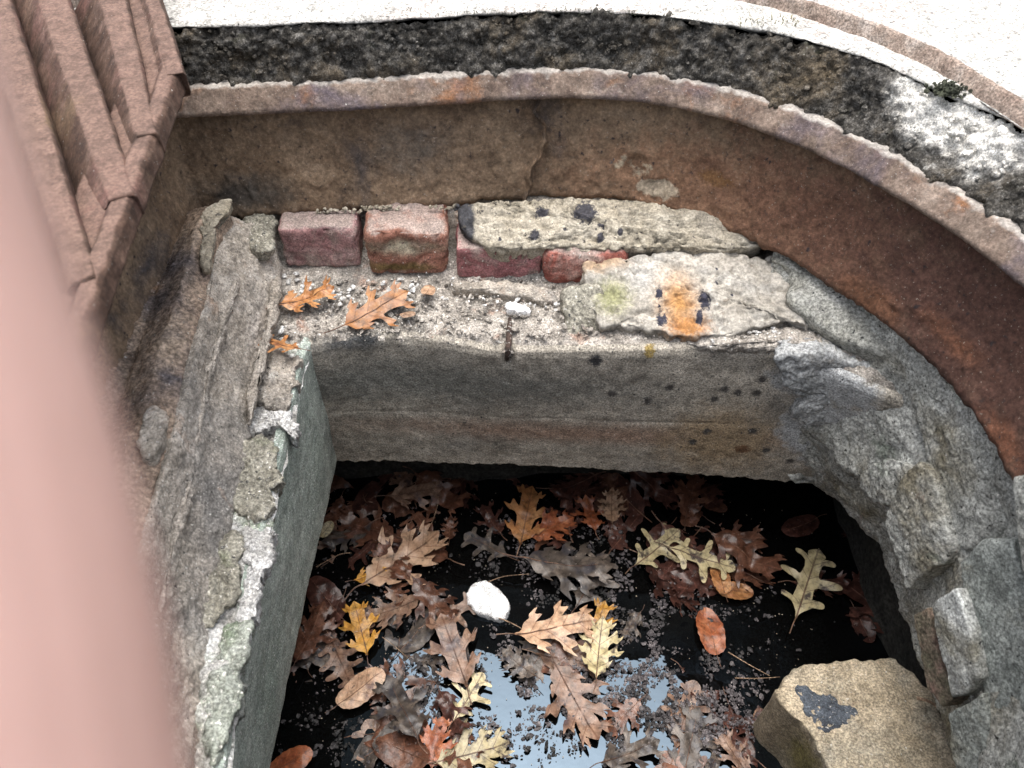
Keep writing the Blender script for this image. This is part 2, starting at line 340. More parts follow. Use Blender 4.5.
# ------------------------------------------------------------ the opening's outline (inner lip of the iron frame)
LIP = [(-.37, .50), (-.37, .70), (-.37, .775), (-.345, .785), (-.23, .795), (-.122, .806), (-.03, .818), (.053, .825), (.125, .82), (.186, .80), (.236, .775), (.281, .739), (.322, .697), (.356, .651), (.388, .603), (.413, .553),
       (.432, .50), (.440, .44), (.440, .38), (.432, .32), (.405, .23), (.355, .145), (.28, .075), (.18, .03), (.05, .01), (-.12, 0), (-.33, -.01), (-.37, -.01), (-.37, .03), (-.37, .25)]
NL = 1800
Lc = cr([(x, y, 0) for x, y in LIP], 6000, True); Lc = even(np.vstack([Lc, Lc[:1]]), NL+1)[:-1]
T = np.roll(Lc, -6, axis=0)-np.roll(Lc, 6, axis=0); T /= np.linalg.norm(T, axis=1)[:, None]
Nrm = np.stack([-T[:, 1], T[:, 0], 0*T[:, 0]], axis=1)       # outward (curve runs clockwise)
if np.dot(Nrm[NL//8], Lc[NL//8]-np.array((0, .4, 0))) < 0: Nrm = -Nrm
for _ in range(12): Nrm = (np.roll(Nrm, 1, axis=0)+Nrm+np.roll(Nrm, -1, axis=0))/3
Nrm /= np.linalg.norm(Nrm, axis=1)[:, None]
def off(d, z):
    P = Lc+Nrm*(d[:, None] if hasattr(d, '__len__') else d); P[:, 2] = z; return P
def bumpat(xy, r):
    return np.exp(-np.sum((Lc[:, :2]-np.array(xy))**2, axis=1)/(r*r))
ang = Lc*1.0
# width of the asphalt fill's top edge out from the lip, read off along the curve
wt = .037+.018*bumpat((-.36, .80), .2)*0+.018*bumpat((.30, .73), .10)+.022*bumpat((.42, .56), .13)+.01*bumpat((.44, .4), .2)
wt = wt+.004*perlin(Lc*22)+.002*perlin(Lc*80)
gv = .13*np.ones(NL)-.075*bumpat((.42, .56), .20)-.025*bumpat((.22, .80), .13)+.003*perlin(Lc*14)   # groove between the ring of old concrete and the outer slab

gw = .0018+.006*np.clip((Lc[:, 0]-.22)/.2, 0, 1)
# ------------------------------------------------------------ road (structure)
def road_d(P):
    n = fbm(P, 14, 3)*.0016+fbm(P, 90, 2)*.0006
    far = np.clip(np.linalg.norm(P[:, :2]-np.array((0, .4)), axis=1)-.9, 0, 1); return n*(1-far)
far1 = off(.6, .066); far2 = np.array(Lc); d = Lc-np.array((0, .4, 0)); d /= np.linalg.norm(d, axis=1)[:, None]
far2 = np.array((0, .4, .066))+d*3; far3 = np.array((0, .4, .066))+d*40
road = loft('road', [off(wt+.016, .044), off(wt+.0, .053), off(wt+.006, .0555), off(gv-.004, .056), off(gv, .056), off(gv+.001, .057), off(gv+gw*.8, .064), off(gv+gw+.003, .067), off(gv*0+.32, .067), far1, far2, far3],
            NL, [2, 2, 12, 1, 1, 3, 2, 24, 3, 2, 1], M_road, disp=road_d, closed=True, pre=True)
tag(road, kind='structure')
# brown exposed edge of the outer slab along the groove
je = loft('slab_edge', [off(gv-.003, .0545), off(gv-.0005, .0605), off(gv+gw, .0685), off(gv+gw+.003, .0695), off(gv+gw+.005, .064)], NL, [2, 4, 2, 2],
          make('brown_slab_edge', [(.3, (.17, .12, .095)), (.5, (.28, .22, .18)), (.7, (.42, .37, .33))], 40, bump=.8), disp=lambda P: fbm(P, 60, 3)*.0010, closed=True, pre=True)
tag(je, kind='structure')

# ------------------------------------------------------------ asphalt fill face round the frame (structure)
def asph_d(P):
    wl = worley(P, 110); w2 = worley(P+3, 55)
    return .0085*(.5-wl)+.009*(.5-w2)+.006*fbm(P, 28, 3)+.002*fbm(P, 250, 2)
aw = np.where(Lc[:, 0] > .0, 1, .8)
asphalt = loft('asphalt', [off(.016, -.006), off(.020, .006), off(wt*.5+.011, .026), off(wt*.85+.002, .044), off(wt+.004, .050), off(wt+.014, .030)], NL, [5, 9, 9, 5, 4], M_asph, disp=asph_d, closed=True, pre=True)
tag(asphalt, kind='structure')
# loose aggregate clinging to that face
it = []
for k in range(2600):
    i = rnd.randrange(NL)
    if Lc[i][1] < .25 or Lc[i][0] < -.36: continue
    t = rnd.random(); o_ = .022+(wt[i]-.020)*t; p = Lc[i]+Nrm[i]*o_
    it.append((p[0], p[1], .004+.046*t+rnd.uniform(-.002, .002), rnd.choice((.0012, .0018, .0025, .0034))))
tag(lumps('asphalt_aggregate', it, M_asph, jag=.35, flat=1), kind='stuff')
it = []
for k in range(1500):
    i = rnd.randrange(NL)
    q = Lc[i]
    if not (q[0] > .36 and .40 < q[1] < .68): continue
    t = rnd.random(); p = q+Nrm[i]*(wt[i]*(.90+.40*t))
    it.append((p[0], p[1], .035+.021*t+rnd.uniform(-.003, .002), rnd.uniform(.002, .006)))
bc = lumps('broken_concrete', it, M_patch, jag=.3, flat=.8); tag(bc, kind='stuff')

# ------------------------------------------------------------ iron drain frame
frame = thing('drain_surround', 'rusty round-ended cast iron frame lining the open drain', 'drain frame', (0, .4, -.15))
def rim_d(P): return fbm(P, 30, 4)*.0009+fbm(P, 160, 3)*.0006-.0012*np.clip(fbm(P, 24, 2, ridged=True)-1.0, 0, 1)
loft('rim', [off(.040, -.012), off(.030, -.001), off(.025, .001), off(.015, .0005), off(.012, -.001), off(.0095, -.004), off(-.002, -.021), off(-.001, -.025), off(.024, -.028)], NL, [2, 2, 4, 2, 2, 7, 2, 4], M_rim, frame, disp=rim_d, closed=True, pre=True)
crk = [(545, 100), (541, 115), (534, 128), (543, 140), (545, 155), (538, 170), (528, 180), (531, 192), (524, 206)]
cz = [at(a, b, y=.80) for a, b in crk]; cz = sorted([(p[2], p[0]) for p in cz]); czz = [p[0] for p in cz]; czx = [p[1] for p in cz]
def skirt_d(P):
    n = fbm(P, 16, 4)*.0015+fbm(P, 90, 4)*.0010
    n = n-.004*np.clip(fbm(P+9, 20, 3, ridged=True)-1.05, 0, 1)
    back = (P[:, 1] > .6) & (P[:, 0] < .3)
    dx = P[:, 0]-np.interp(P[:, 2], czz, czx)-.004*perlin(P*70)
    n = n+np.where(back, .0035*np.clip((dx+.0015)/.003, 0, 1)*np.exp(-np.clip(dx, 0, 9)/.07)-.014*np.exp(-(dx/.0026)**2), 0)
    for (px, py, r, h) in ((630, 172, .026, .004), (655, 190, .018, .004)):
        c = at(px, py, y=.80); d = np.linalg.norm(P-c, axis=1)+.008*perlin(P*60); n = n+h*np.clip((r-d)/.004, 0, 1)
    return n
zb = -.15+.004*perlin(Lc*20)+.0025*perlin(Lc*90)
loft('skirt', [off(.022, -.024), off(.017, -.040), off(.004, -.10), off(-.010, zb+.006), off(-.008, zb), off(.022, zb-.001)], NL, [8, 22, 20, 2, 5], M_skirt, frame, disp=lambda P: -skirt_d(P)*-1, closed=True, pre=True)
# crumbs of mortar stuck along the skirt's bottom edge
it = []
for (x0, x1, y0, n_) in ((318, 362, 206, 26), (362, 400, 204, 40), (430, 478, 203, 30), (478, 512, 200, 16), (205, 235, 210, 22)):
    for k in range(n_):
        p = at(rnd.uniform(x0, x1), y0+rnd.uniform(-2, 3), y=.79); it.append((p[0], p[1]-.008, p[2], rnd.uniform(.0012, .0034)))
o = lumps('mortar_crumb', it, M_slabA, frame); tag(o, kind='stuff')

# ------------------------------------------------------------ cast iron grate pushed aside onto the road
BZ = .086; GZ = BZ+.0166
gr = thing('drain_grate', 'heavy brown cast iron grate pushed aside over the left edge of the drain', 'drain grate', (-.42, .55, .056))
def lw(P, z): P = np.array(P); P[:, 2] = z; return P
be = np.array([at(a_, b_, z=BZ) for a_, b_ in ((150, -60), (163, 0), (179, 48), (188, 84), (162, 160), (134, 240), (106, 322), (82, 400), (57, 480))])
def shr(P, k, z):
    P = lw(P, z); d = np.array((-.75, .55))-P[:, :2]; d /= np.linalg.norm(d, axis=1)[:, None]; P[:, :2] += d*k; return P
def grd(P): return fbm(P, 35, 3)*.0010+fbm(P, 140, 3)*.0006
def pl_loft(name, rails, segs, mat, parent, disp, nu=260):
    R = []
    for r in rails:                                    # straight runs with a true corner
        r = np.array(r); seg = np.linspace(0, len(r)-1, nu); R.append(np.stack([np.interp(seg, np.arange(len(r)), r[:, k]) for k in range(3)], axis=1))
    return loft(name, R, nu, segs, mat, parent, disp, pre=True)
pl_loft('border', [shr(be, .010, BZ-.004), lw(be, BZ), shr(be, .002, BZ+.013), shr(be, .005, BZ+.016), shr(be, .015, BZ+.016), shr(be, .021, BZ+.010), shr(be, .052, BZ+.004), shr(be, .055, BZ-.004), shr(be, .010, BZ-.004)], [2, 8, 2, 5, 4, 14, 4, 8], M_grate, gr, grd)
# ribs: narrow worn top, right flank sloping down into the slot
ribs = [((97, 0), (126, 0), (153, 126), (138, 136)), ((36, 0), (68, 0), (131, 186), (110, 200)), ((-28, 0), (9, 0), (94, 268), (70, 282)), ((-85, 0), (-52, 0), (55, 350), (38, 360)), ((146, 0), (160, 0), (180, 66), (170, 74))]
for (a, b, c, d_) in ribs:
    A, B, Cc, D = (at(*q, z=GZ+.001) for q in (a, b, c, d_))
    u = (B-Cc); A2 = A+u*.35; B2 = B+u*.35
    e = (Cc-B); e = e/np.linalg.norm(e)
    n_ = np.cross(e, (0, 0, 1)); n_ = n_/np.linalg.norm(n_)
    if n_[0] < 0: n_ = -n_
    def sec(P0, P1, run):
        m_ = (P0+P1)/2; h = np.linalg.norm(P1-P0)/2; z = GZ
        mk_ = lambda k, zz: np.array(((m_+n_*k)[0]+e[0]*run, (m_+n_*k)[1]+e[1]*run, zz))
        return [mk_(-h-.038, .058), mk_(-h-.003, z-.004), mk_(-h*.9, z), mk_(h*.8, z), mk_(h, z-.003), mk_(h, z-.016), mk_(h-.002, .058), mk_(-h-.038, .058)]
    s0 = sec(A2, B2, 0); s1 = sec(D, Cc, .005)
    for q_ in (0, 6, 7): s1[q_] = s1[q_]-e*.050
    c_ = sum(s1)/len(s1); s2 = [c_ for q_ in s1]
    R = [np.vstack([even(np.array((p0, p1)), 100), even(np.array((p1, p2)), 20)[1:]]) for p0, p1, p2 in zip(s0, s1, s2)]
    loft('rib', R, 119, [8, 2, 6, 2, 6, 5, 4], M_grate, gr, grd, pre=True, flip=True)

# ------------------------------------------------------------ back concrete wall and its ledge
def edge_j(P, a=.004): return fbm(P, 30, 4)*a
cw = thing('concrete_wall', 'grey concrete back wall of the drain with a crumbling ledge above and a ragged lower edge', 'wall', (0, .66, -.45))
tp = [at(255, 352, z=-.214), at(320, 343, z=-.212), at(380, 336, z=-.21), at(440, 339, z=-.21), at(500, 349, z=-.213), at(560, 350, z=-.212), at(640, 348, z=-.21), at(720, 346, z=-.21), at(790, 352, z=-.21), at(850, 376, z=-.215), at(905, 400, z=-.22)]
bt = [at(318, 458, z=-.45), at(337, 460, z=-.45), at(400, 461, z=-.45), at(460, 463, z=-.45), at(520, 465, z=-.45), at(580, 468, z=-.45), at(650, 472, z=-.45), at(720, 476, z=-.45), at(780, 480, z=-.45), at(812, 482, z=-.45), at(840, 490, z=-.44)]
tp, bt = np.array(tp), np.array(bt)
def sh(P, dy, dz): P = np.array(P); P[:, 1] += dy; P[:, 2] += dz; return P
def wall_d(P):
    low = np.clip((-.425-P[:, 2])/.03, 0, 1)
    d = fbm(P, 8, 2)*.0014+fbm(P, 60, 2)*.0006
    zl = at(500, 418, y=.63)[2]+.004*perlin(P*9); d = d-.0012*np.exp(-((zl-P[:, 2])/.0016)**2)*np.clip(fbm(P+2, 14, 2)+.45, 0, 1)+.0006*np.clip((zl-P[:, 2])/.010, 0, 1)
    # rusty notch in the top edge
    c = at(508, 345, z=-.21); r = np.abs(P[:, 0]-c[0]); nt_ = np.exp(-(r/.0055)**2)*np.clip((P[:, 2]+.245)/.02, 0, 1)*np.clip((.70-P[:, 1])/.02, 0, 1)
    d = d-.010*nt_
    out = np.zeros_like(P); out[:, 1] = -d; out[:, 2] = low*(fbm(P*np.array((1, .3, .3)), 60, 4)*.005)+np.where(P[:, 1] > .66, fbm(P, 22, 3)*.002, 0)
    return out
loft('wall_face', [sh(tp, .006, .001), sh(tp, 0, -.003), sh(tp, -.002, -.012), tp*.5+bt*.5, sh(bt, 0, .006), bt, sh(bt, .012, -.006), sh(bt, .12, -.006)], 420, [3, 4, 55, 50, 4, 4, 6], M_wall, cw, wall_d)
# ledge: from the wall's top edge back under the bricks
kb = np.array([at(235, 268, z=-.195), at(290, 266, z=-.205), at(340, 270, z=-.207), at(400, 275, z=-.208), at(450, 278, z=-.21), at(520, 280, z=-.208), at(580, 285, z=-.205), at(660, 290, z=-.205), at(760, 295, z=-.205), at(850, 310, z=-.205), at(930, 340, z=-.205)])
def ledge_d(P):
    o_ = np.zeros_like(P); o_[:, 2] = fbm(P, 28, 4)*.0045+fbm(P, 120, 3)*.0022
    return o_
ledge = loft('ledge', [sh(kb, .12, .012), sh(kb, .02, .008), kb, kb*.5+tp*.5, sh(tp, .012, .003), sh(tp, .001, -.004)], 420, [5, 8, 28, 20, 6], M_ledge, cw, ledge_d)
tube('rusty_notch_shade', [at(510, 318, z=-.203), at(509, 335, z=-.204), at(508, 352, z=-.21), at(507, 360, y=.625)], [.002, .0034, .0036, .002], make('rust', [(.3, (.02, .016, .015)), (.6, (.07, .045, .035))], 90, speck=[(g(.3), 250, .6, .66)]), cw)  # dark tube added for the shade inside the rusty notch
# mud and rubble heap between ledge and bricks
it = []
for k in range(1500):
    t = rnd.random(); px = 280+t*560; py = 280+rnd.random()**1.2*60
    p = at(px, py, z=-.207); it.append((p[0], p[1], p[2]+.001+rnd.uniform(-.002, .003), rnd.choice((.0009, .0012, .0018, .0026, .0036))))
tag(lumps('ledge_rubble', it, M_ledge, jag=.4, flat=.7), kind='stuff')
it = []
for k in range(120):
    px, py, s_ = rnd.choice(((335, 290, 14), (300, 285, 12), (405, 285, 26), (430, 295, 18), (480, 300, 30), (340, 298, 10), (275, 330, 10), (530, 310, 22), (760, 335, 30)))
    p = at(px+rnd.gauss(0, s_), py+rnd.gauss(0, 5), z=-.202); it.append((p[0], p[1], p[2]+.001, rnd.choice((.0012, .0018, .0026, .0036))))
tag(lumps('white_plaster_crumbs', it, M_white, jag=.4, flat=.5), kind='stuff')

# ------------------------------------------------------------ bricks
bc_ = thing('brick_course', 'short course of four worn red bricks between iron frame and concrete ledge', 'brickwork', (-.1, .79, -.21))
def brick(px0, px1, y_edge, y_bot, Yf, mat, seed, top=.012, rot=0, depth=.10, bev=.006, amp=.0015):
    a = at(px0, y_edge, y=Yf); b = at(px1, y_bot, y=Yf)
    w_ = b[0]-a[0]; h_ = a[2]-b[2]; cx = (a[0]+b[0])/2; cz = (a[2]+b[2])/2
    n = 26; V = []; Fs = []; idx = {}
    hw, hd, hh = w_/2, depth/2, h_/2
    def vid(i, j, k):
        key = (i, j, k)
        if key not in idx:
            idx[key] = len(V); V.append(((i/n*2-1), (j/n*2-1), (k/n*2-1)))
        return idx[key]
    for a_ in range(n):
        for b_ in range(n):
            for s_ in (0, n):
                for q in (lambda u, v: (u, v, s_), lambda u, v: (u, s_, v), lambda u, v: (s_, u, v)):
                    f = [vid(*q(a_, b_)), vid(*q(a_+1, b_)), vid(*q(a_+1, b_+1)), vid(*q(a_, b_+1))]
                    Fs.append(f)
    V = np.array(V); hv = np.array((hw, hd, hh))
    P = V*hv; inner = hv-bev; c0 = np.clip(P, -inner, inner); d = P-c0; L = np.linalg.norm(d, axis=1)[:, None]
    P = np.where(L > 1e-9, c0+d/np.maximum(L, 1e-9)*bev, P)
    # keep points near bevel evenly rounded
    R = np.array(Matrix.Rotation(rot, 3, 'Y')); P = P@R.T
    P = P+np.array((cx, Yf+hd, cz))
    nrm = V/np.abs(V).max(axis=1)[:, None]; nrm = np.where(np.abs(nrm) > .999, nrm, 0); nrm /= np.linalg.norm(nrm, axis=1)[:, None]+1e-9
    P = P+nrm*(fbm(P+seed, 30, 3)*amp*1.5+fbm(P+seed, 130, 3)*.0008-amp*3*np.clip(fbm(P+seed*2, 40, 3, ridged=True)-1.1, 0, 1))[:, None]
    out = []
    for f in Fs:
        m_ = V[f].mean(axis=0); nn = np.cross(V[f[1]]-V[f[0]], V[f[2]]-V[f[0]])
        out.append(tuple(f) if np.dot(nn, m_) > 0 else tuple(f[::-1]))
    o_ = mesh_obj('brick', P, out, mat, bc_); return o_
tag(brick(276, 361, 229, 268, .752, M_b1, 1, rot=.01), 'smooth mauve brick at the left end')
tag(brick(362, 449, 232, 277, .741, M_b2, 2, rot=.02, bev=.011, amp=.0025), 'brown brick smeared with mortar')
tag(brick(455, 541, 249, 280, .737, M_b3, 3, rot=.015), 'plum red brick under the cream mortar')
tag(brick(544, 626, 253, 288, .722, M_b4, 4, rot=-.02, bev=.014), 'bright red rounded brick')
# dirt packed behind and under the bricks
loft('mortar_bed', [[at(x, 188, y=.83) for x in (250, 400, 550, 700, 800, 900)], [at(x, 215, y=.80) for x in (250, 400, 550, 700, 800, 900)], [at(x, 250, y=.785) for x in (250, 400, 550, 700, 800, 900)], [at(x, 300, y=.77) for x in (250, 400, 550, 700, 800, 900)]], 300, [12, 20, 20], M_mort, bc_, lambda P: fbm(P, 30, 4)*.005)

# ------------------------------------------------------------ slabs of old mortar and stone right of the bricks
plB = ((0, .66, -.186), (0, -.3, 1))
def PX(pts, **k): return [at(a, b, **k) for a, b in pts]
nb = (0, -.8, .6)
o = slab('mortar_slab', PX([(459, 205), (500, 201), (545, 198), (600, 197), (660, 202), (715, 214), (768, 240), (728, 250), (690, 249), (640, 250), (590, 251), (550, 248), (520, 250), (495, 249), (478, 241), (463, 229)], pl=plA_), plA_[1], .03, M_slabA, dome=.004, edge=.10, amp=.0022, sc=34, na=220, nr=26, seed=2, chip=.009)
tag(o, 'cream lump of mortar with black specks lying over the red bricks', 'mortar')
o = slab('flat_stone', PX([(582, 268), (588, 260), (625, 256), (655, 251), (700, 249), (750, 252), (790, 258), (806, 270), (800, 285), (812, 300), (830, 318), (812, 326), (790, 318), (768, 324), (750, 331), (722, 336), (690, 336), (650, 331), (622, 325), (600, 327), (592, 312), (581, 300), (584, 285)], pl=plB), (0, -.3, 1), .024, M_slabB, dome=.005, edge=.08, amp=.0030, sc=22, na=260, nr=30, seed=5, chip=.010)
tag(o, 'pale flat stone with an orange rust stain and black spots below the iron frame', 'stone')
o = slab('rubble_stone', PX([(772, 256), (815, 258), (860, 280), (900, 312), (925, 345), (900, 356), (862, 346), (825, 330), (800, 312), (788, 296), (792, 275)], pl=((.3, .66, -.178), (-.15, -.35, 1))), (-.15, -.35, 1), .03, M_pale, dome=.010, amp=.004, sc=18, na=160, nr=22, seed=8)
tag(o, 'smooth grey mortar lump tucked under the curved frame, right of the stained stone', 'mortar')
o = slab('mortar_block', PX([(566, 289), (598, 287), (606, 310), (604, 338), (590, 346), (568, 342), (564, 318)], pl=((.08, .652, -.206), (0, -.7, .7))), (0, -.7, .7), .03, M_chunk, dome=.004, amp=.003, sc=40, na=110, nr=16, seed=9)
tag(o, 'small upright block of greenish mortar under the bright red brick', 'mortar')
o = slab('mortar_ridge', PX([(455, 281), (500, 281), (545, 287), (562, 300), (545, 303), (520, 297), (480, 291), (456, 289)], pl=((0, .70, -.198), (0, -.25, 1))), (0, -.25, 1), .02, M_mort, dome=.003, amp=.003, sc=40, na=120, nr=12, seed=10)
tag(o, 'thin ridge of brown mortar under the plum red brick', 'mortar')
o = slab('rubble_stone', PX([(690, 336), (740, 334), (790, 326), (840, 336), (880, 352), (868, 362), (820, 356), (780, 350), (730, 347), (695, 346)], pl=((0, .64, -.203), (0, -.2, 1))), (0, -.2, 1), .02, M_ledge, dome=.006, amp=.006, sc=40, na=150, nr=16, seed=11, chip=.006)
tag(o, 'strip of loose brown rubble under the pale flat stone', 'rubble')

# ------------------------------------------------------------ left wall, ledge and mortar slope
lw_ = thing('left_wall', 'green-grey concrete left wall of the drain with a whitewashed upper edge', 'wall', (-.24, .35, -.45))
lt = np.array([at(313, 338, z=-.212), at(302, 362, z=-.212), at(289, 420, z=-.212), at(278, 470, z=-.212), at(268, 520, z=-.212), at(256, 575, z=-.212), at(245, 640, z=-.212), at(233, 700, z=-.212), at(225, 768, z=-.212), at(215, 850, z=-.212)])
lb = np.array([at(337, 461, z=-.45), at(329, 500, z=-.45), at(320, 540, z=-.45), at(310, 580, z=-.45), at(301, 620, z=-.45), at(290, 670, z=-.45), at(280, 720, z=-.45), at(270, 768, z=-.45), at(262, 810, z=-.45), at(252, 860, z=-.45)])
def shx(P, dx, dz): P = np.array(P); P[:, 0] += dx; P[:, 2] += dz; return P
def lwall_d(P):
    o_ = np.zeros_like(P); o_[:, 0] = fbm(P, 10, 2)*.002+fbm(P, 60, 2)*.0005; o_[:, 2] = np.where(P[:, 2] < -.43, fbm(P, 50, 3)*.002, 0)
    return o_
loft('wall_face', [shx(lt, -.010, .002), shx(lt, -.001, -.001), shx(lt, 0, -.010), lt*.5+lb*.5, lb, shx(lb, -.01, -.006), shx(lb, -.12, -.006)], 420, [4, 4, 45, 45, 3, 4], M_lwall, lw_, lwall_d)
lo = np.array([at(268, 338, z=-.208), at(262, 362, z=-.208), at(250, 420, z=-.208), at(240, 470, z=-.208), at(228, 520, z=-.208), at(215, 575, z=-.208), at(205, 640, z=-.208), at(192, 700, z=-.208), at(182, 768, z=-.208), at(172, 850, z=-.208)])
def led2(P):
    o_ = np.zeros_like(P); o_[:, 2] = fbm(P, 26, 4)*.009+fbm(P, 110, 3)*.002-.004; o_[:, 0] = fbm(P+4, 30, 3)*.003; return o_
M_ledgeL = make('whitewashed_ledge', [(.28, g(.18)), (.42, g(.36)), (.6, g(.6, (1, 1, .98)))], 26, patch=[((.20, .24, .17), 13, .5, .62), (g(.13), 17, .56, .68)], speck=[(g(.7), 200, .6, .65)], bump=.9, bscale=190, bdist=.003)
loft('ledge', [shx(lo, -.03, .004), lo, lo*.5+lt*.5, shx(lt, -.008, .003), shx(lt, .0015, -.006)], 420, [6, 14, 12, 5], M_ledgeL, lw_, led2)

# mortar bank rising from the ledge to the iron frame
mb = thing('mortar_bank', 'sloping bank of rough brown-grey mortar along the left side of the drain', 'mortar', (-.3, .4, -.2))
foot = [at(275, 222, z=-.150), at(277, 255, z=-.175), at(276, 300, z=-.197), at(262, 350, z=-.205), at(252, 420, z=-.207), at(245, 470, z=-.207), at(230, 520, z=-.207), at(214, 600, z=-.207), at(204, 680, z=-.207), at(190, 768, z=-.207), at(180, 850, z=-.207)]
mid = [at(245, 222, z=-.140), at(243, 255, z=-.150), at(240, 300, z=-.160), at(228, 350, z=-.165), at(214, 420, z=-.170), at(205, 470, z=-.17), at(190, 520, z=-.17), at(176, 600, z=-.17), at(165, 680, z=-.17), at(150, 768, z=-.17), at(140, 850, z=-.17)]
top = [at(226, 216, z=-.128), at(217, 250, z=-.125), at(208, 300, z=-.122), at(196, 350, z=-.12), at(180, 420, z=-.122), at(166, 470, z=-.125), at(150, 520, z=-.125), at(136, 600, z=-.125), at(124, 680, z=-.125), at(110, 768, z=-.125), at(100, 850, z=-.125)]
def bank_d(P): return fbm(P, 9, 3)*.004+fbm(P, 34, 4)*.0020+fbm(P, 150, 3)*.0012+.0010*fbm(P, 260, 2)-.005*np.clip(fbm(P*np.array((1, .9, 1)), 13, 3, ridged=True)-1.15, 0, 1)
top2 = shx(np.array(top), -.030, -.012); top3 = shx(np.array(top), -.07, -.02)
loft('bank_face', [shx(np.array(foot), .0, -.02), foot, mid, top, top2, top3], 460, [6, 30, 26, 14, 10], M_mort, mb, bank_d)
M_crust = make('pale_brown_mortar_crust', [(.3, g(.22, (1, .88, .74))), (.5, g(.40, (1, .90, .78))), (.7, g(.56, (1, .92, .82)))], 30, bump=.9, bscale=170, bdist=.003)
for k, (pts, dz_) in enumerate((([(232, 262), (240, 268), (234, 300), (222, 340), (212, 375), (200, 420), (192, 455), (184, 450), (192, 410), (206, 360), (216, 320), (224, 285)], -.146),
                                ([(276, 262), (281, 285), (277, 320), (268, 350), (258, 385), (252, 415), (247, 400), (254, 365), (266, 325), (270, 290)], -.182),
                                ([(188, 470), (194, 478), (184, 520), (172, 565), (160, 610), (154, 600), (164, 555), (176, 505)], -.152),
                                ([(244, 214), (262, 212), (276, 220), (276, 242), (262, 250), (248, 240)], -.146))):
    slab('crust', PX(pts, z=dz_), (.35, -.1, 1), .014, M_crust if k < 3 else M_chunk, mb, dome=.001, amp=.004, sc=50, na=150, nr=8, seed=140+k, jit=.006, edge=.5, rough=.002)
# iron lug / inner ledge of the frame on the left, brown with rust
f2 = [at(206, 206, z=-.105), at(195, 235, z=-.105), at(180, 290, z=-.105), at(160, 350, z=-.108), at(140, 420, z=-.11), at(122, 480, z=-.11), at(105, 560, z=-.11)]
f1 = [at(226, 208, z=-.112), at(215, 240, z=-.118), at(203, 300, z=-.12), at(188, 350, z=-.12), at(172, 420, z=-.122), at(155, 480, z=-.125), at(135, 560, z=-.125)]
f3 = [at(185, 212, z=-.125), at(172, 250, z=-.125), at(150, 310, z=-.125), at(128, 370, z=-.125), at(104, 440, z=-.125), at(84, 500, z=-.125), at(62, 580, z=-.125)]
f4 = [at(165, 205, z=-.12), at(140, 260, z=-.115), at(112, 320, z=-.11), at(90, 380, z=-.11), at(64, 450, z=-.11), at(40, 520, z=-.11), at(14, 600, z=-.11)]
loft('side_lug', [shx(np.array(f1), .004, -.03), f1, f2, f3, f4, shx(np.array(f4), -.08, .02)], 300, [8, 12, 14, 16, 14],
     make('dusty_rusted_iron', [(.28, (.13, .095, .07)), (.45, (.27, .20, .15)), (.65, (.42, .33, .25))], 16, patch=[((.10, .09, .095), 9, .5, .68), ((.30, .17, .08), 14, .62, .75)], speck=[(g(.5), 300, .66, .71)], bump=.9, bscale=120, bdist=.004), frame, bank_d)
o = slab('mortar_patch', PX([(203, 207), (218, 200), (232, 199), (229, 210), (214, 218), (216, 230), (213, 252), (208, 268), (200, 262), (201, 240), (200, 222)], z=-.104), (.3, -.3, .9), .01, M_slabA, frame, dome=.001, amp=.003, sc=50, na=100, nr=10, seed=21, chip=.004)
tag(o, 'cream mortar crust in the left corner')
o = slab('mortar_lump', PX([(146, 412), (156, 404), (166, 412), (164, 432), (154, 452), (142, 448), (140, 430)], z=-.104), (.3, 0, 1), .03, M_mort, dome=.002, amp=.004, sc=40, na=90, nr=12, seed=22)
tag(o, 'small brown lump of mortar on the left side near the finger', 'mortar')
# chunks lying on the left ledge
NZ = (.25, -.25, 1)
chunks = [([(262, 352), (285, 348), (300, 352), (298, 372), (290, 400), (283, 412), (262, 405), (252, 392), (256, 370)], -.204, M_mort, 'grey mortar block topmost on the left ledge beside the orange leaf'),
          ([(250, 412), (276, 406), (290, 420), (296, 434), (284, 425), (270, 428), (252, 436), (246, 424)], -.203, M_white, 'whitish broken mortar wedge on the left ledge below the grey block'),
          ([(240, 440), (262, 434), (276, 442), (280, 470), (273, 508), (252, 520), (232, 516), (230, 490), (234, 462)], -.203, M_chunk, 'rough yellow-grey mortar chunk in the middle of the left ledge'),
          ([(205, 545), (222, 532), (240, 540), (243, 565), (238, 595), (222, 620), (204, 628), (196, 612), (198, 575)], -.202, M_chunk, 'flat olive stone leaning on the left ledge against the mortar bank'),
          ([(240, 524), (262, 520), (274, 524), (270, 550), (262, 590), (250, 620), (238, 618), (246, 580), (244, 548)], -.207, M_white, 'white mortar patch on the edge of the left wall'),
          ([(218, 640), (240, 622), (252, 620), (246, 660), (240, 700), (226, 745), (212, 768), (205, 740), (208, 690)], -.203, M_green, 'long mossy mortar lump near the bottom of the left ledge')]
for k, (pts, z, m_, lab) in enumerate(chunks):
    o = slab('mortar_chunk', PX(pts, z=z), NZ, .03, m_, dome=.001, amp=.006, sc=45, na=150, nr=24, seed=30+k, chip=.004, rough=.0018, jit=.009, edge=.22)
    tag(o, lab, 'mortar')

